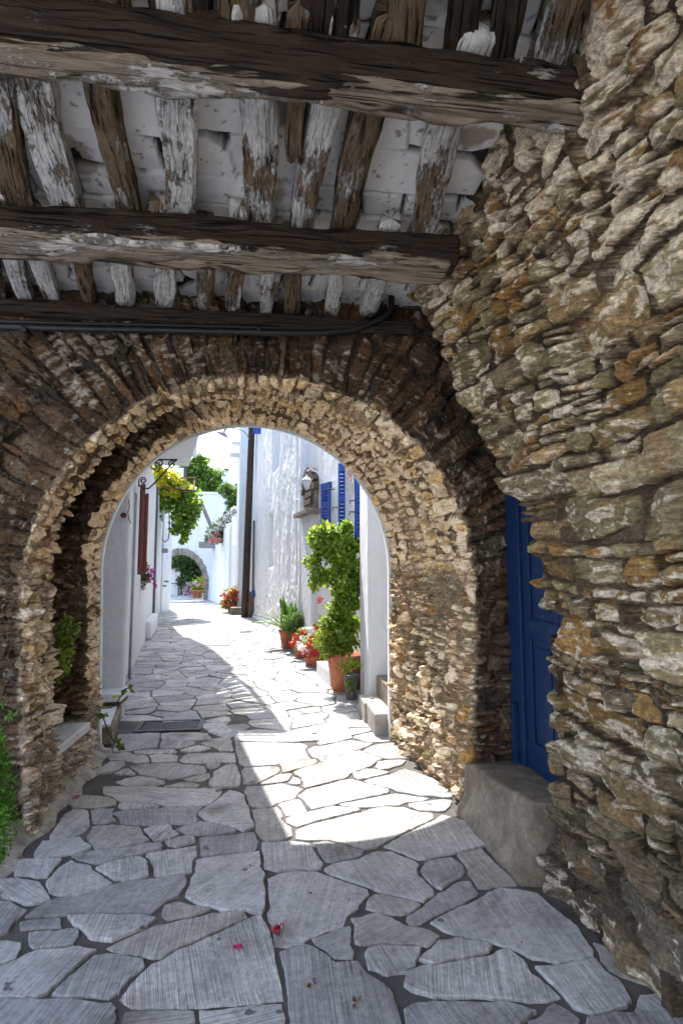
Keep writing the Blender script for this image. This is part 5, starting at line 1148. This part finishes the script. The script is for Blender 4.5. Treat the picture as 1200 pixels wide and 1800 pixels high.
for i, (px, lb_) in enumerate(((344, 'yellow-green flowering plant in the left clay pot under the far arch'), (350, 'orange flowering plant in the right clay pot under the far arch'))):
    q = G(px, 1051.5-i*.5); e = potted('potted_plant', lb_, (q.x, q.y), .21, .42, 'clay pots under the far arch')
    leaf_mesh('foliage', np.concatenate([blob(A(x, y, q.y), (.25, .2, .22), 130, x+y, .1) for x, y in (((342,1035),(346,1030),(344,1026)), ((352,1032),(356,1036),(354,1020)))[i]]), .10, GRY+GRL, e, asp=.6)
    leaf_mesh('blossom', np.concatenate([blob(A(x, y, q.y-.2), (.12, .1, .1), 50, x*y, .4) for x, y in (((343,1024),(348,1028)), ((352,1030),(356,1026)))[i]]), .06, ([(.7, .55, .6)], [(.75, .3, .1)])[i], e, M['petal'], asp=.9)

# ---------------------------------------------------------------- small near things
# drain grate in the paving
ga, gb, gc, gd_ = G(238, 1290), G(359, 1290), G(354, 1267), G(246, 1267)
dg = empty('drain_grate', (ga+gc)/2, 'rectangular cast iron drain cover set in the paving at the left', 'drain cover')
xa, xb, ya, yb = (ga.x+gd_.x)/2, (gb.x+gc.x)/2, ga.y, gc.y
m_ = MB()
for (x0, y0, x1, y1) in ((xa, ya, xb, ya+.04), (xa, yb-.04, xb, yb), (xa, ya+.04, xa+.05, yb-.04), (xb-.05, ya+.04, xb, yb-.04)): m_.box((x0, y0, .002), (x1, y1, .022))
m_.build('frame', M['iron'], dg, bevel=.002)
m_ = MB(); nx_, ny_ = 14, 7; x0, x1, y0, y1 = xa+.058, xb-.058, ya+.048, yb-.048; m_.box((x0, y0, .002), (x1, y1, .010))
for i in range(nx_):
    for j in range(ny_):
        cx_ = x0+(x1-x0)*(i+.5)/nx_; cy_ = y0+(y1-y0)*(j+.5)/ny_; m_.box((cx_-.016, cy_-.016, .010), (cx_+.016, cy_+.016, .016))
m_.build('cover', M['iron'], dg)
# fallen petals and leaves
for i, (px, py, s, lb_) in enumerate(((135, 1401, .028, 'magenta petal lying beside the whitish foot of the left wall'), (177, 1379, .014, 'small red petal on the paving near the left wall foot'), (418, 1666, .022, 'crimson petal alone on the big combed slab at the front'), (440, 1523, .009, 'tiny dark red petal on the square slab left of the long joint'), (917, 1659, .008, 'tiny pink speck of petal on the pale slab at the lower right'))):
    q = G(px, py, .016); mb = MB(); rr_ = random.Random(i); n_ = 9; vs = [q+Vector((0, 0, .004))]+[q+Vector((math.cos(2*PI*k/n_)*s*rr_.uniform(.6, 1.1), math.sin(2*PI*k/n_)*s*.9*rr_.uniform(.6, 1.1), rr_.uniform(.002, .012))) for k in range(n_)]
    mb.add(vs, [(0, 1+k, 1+(k+1) % n_) for k in range(n_)], (.55, .02, .16)); o = mb.build('fallen_petal', M['petal']); tag(o, lb_, 'petal', 'petals on the paving')
q = G(489, 1636, .012); fb_ = leaf_mesh('crushed_blossom', blob((q.x, q.y, .025), (.025, .03, .012), 45, 3, .1), .017, [(.5, .02, .05), (.35, .02, .04), (.75, .75, .8), (.05, .03, .03)], None, M['petal'], asp=.8)
tag(fb_, 'crushed red blossom lying in the long joint between the front slabs', 'flower')
for i, (px, py, lb_) in enumerate(((550, 1731, 'brown dry leaf on the big combed slab, nearer the long joint'), (629, 1764, 'brown dry leaf near the bottom edge of the picture'), (549, 1574, 'tiny dark leaf on the large slab right of the long joint'))):
    q = G(px, py, .018); o = leaf_mesh('dry_leaf', blob((q.x, q.y, .022), (.008, .008, .004), 5, i, .1), .02 if i < 2 else .01, [(.12, .06, .02)], None, M['petal'], asp=.7, seed=i); tag(o, lb_, 'leaf', 'dry leaves on the paving')
# bush at the lower left edge
lbp = empty('bush', (-1.45, 2.9, 0), 'feathery green bush at the lower left edge of the picture', 'bush')
BL = lambda x, y, Y=2.75: tuple(A(x, y, Y))
leaf_mesh('foliage', np.concatenate([blob(BL(x, y), (r, r*1.2, r*1.1), 700 if r > .03 else 14, abs(x)+y, .1) for x, y, r in ((-25,1300,.07),(-22,1345,.09),(-14,1390,.09),(-20,1430,.11),(-15,1470,.10),(-26,1505,.08),(-8,1350,.05),(2,1410,.05),(2,1236,.012),(14,1256,.012),(22,1258,.012),(3,1290,.014),(8,1300,.012),(10,1335,.013))]), .022, [(.10, .26, .03), (.16, .34, .05), (.05, .15, .02)], lbp, asp=.35, seed=2)
mb = MB()
for x, y in ((-10, 1300), (0, 1360), (-20, 1240), (8, 1400)): mb.tube([BL(-40, 1560), BL(-30, 1450), BL(x, y)], .004, 5)
for x, y in ((2, 1232), (22, 1256), (3, 1262)): mb.tube([BL(-30, 1330), BL(-20, 1280), BL(x, y)], .002, 5)
mb.build('stem', M['bark'], lbp)
# sprig growing in the recess behind the first arch ring
sp = empty('wall_plant', A(112, 1140, 4.6), 'green leafy plant growing in the left recess of the stone arch', 'plant')
RC = lambda x, y, Y=4.62: tuple(A(x, y, Y))
mb = MB()
for x, y in ((120, 1085), (138, 1100), (98, 1120), (125, 1160)): mb.tube([RC(95, 1210), RC(105, 1160), RC(x, y)], .005, 5)
mb.build('stem', M['bark'], sp)
leaf_mesh('foliage', np.concatenate([blob(RC(x, y), (r, r, r), n, x+y, .1) for x, y, r, n in ((118,1090,.045,60),(132,1105,.05,70),(110,1110,.06,110),(97,1105,.05,60),(105,1135,.07,150),(118,1150,.06,120),(100,1165,.06,120),(112,1180,.06,120),(98,1195,.04,60),(90,1140,.05,60),(122,1125,.05,60))]), .026, GRL, sp, asp=.6, seed=2)
# trailing twig on the left pier
tw = empty('ivy_twig', A(190, 1270, 5.3), 'thin ivy twig trailing down over the white ledge at the left', 'plant')
TW = lambda x, y, Y=5.35: A(x, y, Y)
mb = MB(); mb.tube([TW(168, 1253), TW(182, 1262), TW(190, 1285), TW(200, 1303), TW(210, 1306)], .006, 6); mb.tube([TW(170, 1246), TW(195, 1244), TW(208, 1232), TW(218, 1214), TW(225, 1209)], .005, 6); mb.build('stem', M['bark'], tw)
leaf_mesh('foliage', np.concatenate([blob(TW(x, y), (.03, .03, .02), n, x+y, .1) for x, y, n in ((208,1305,14),(212,1312,8),(182,1258,9),(175,1243,5),(224,1210,3),(205,1225,3),(174,1238,4))]), .05, GRL+GR, tw, asp=.8, seed=2)
# whitish mortar strip at the foot of the left wall
ms = MB(); L_ = []
for y in np.linspace(2.6, 5.5, 40): L_.append((float(np.interp(y, [2.6, 3.4, 4.1, 5, 5.5], [-1.47, -1.44, -1.42, -1.40, -1.46])), y))
vs = []
for (x, y) in L_:
    for dx, z in ((-.05, .12), (.0+.02*math.sin(y*7), .05), (.06+.03*math.sin(y*11), .012), (.10+.03*math.sin(y*13+1), .001)): vs.append((x+dx, y, z))
ms.add(vs, [(i*4+j, i*4+j+1, i*4+j+5, i*4+j+4) for i in range(len(L_)-1) for j in range(3)]); o = ms.build('mortar_fillet', mat_plain('pale_mortar', (.50, .48, .44), .95, .35, 9, .008, col2=(.26, .24, .21)), arch, True)
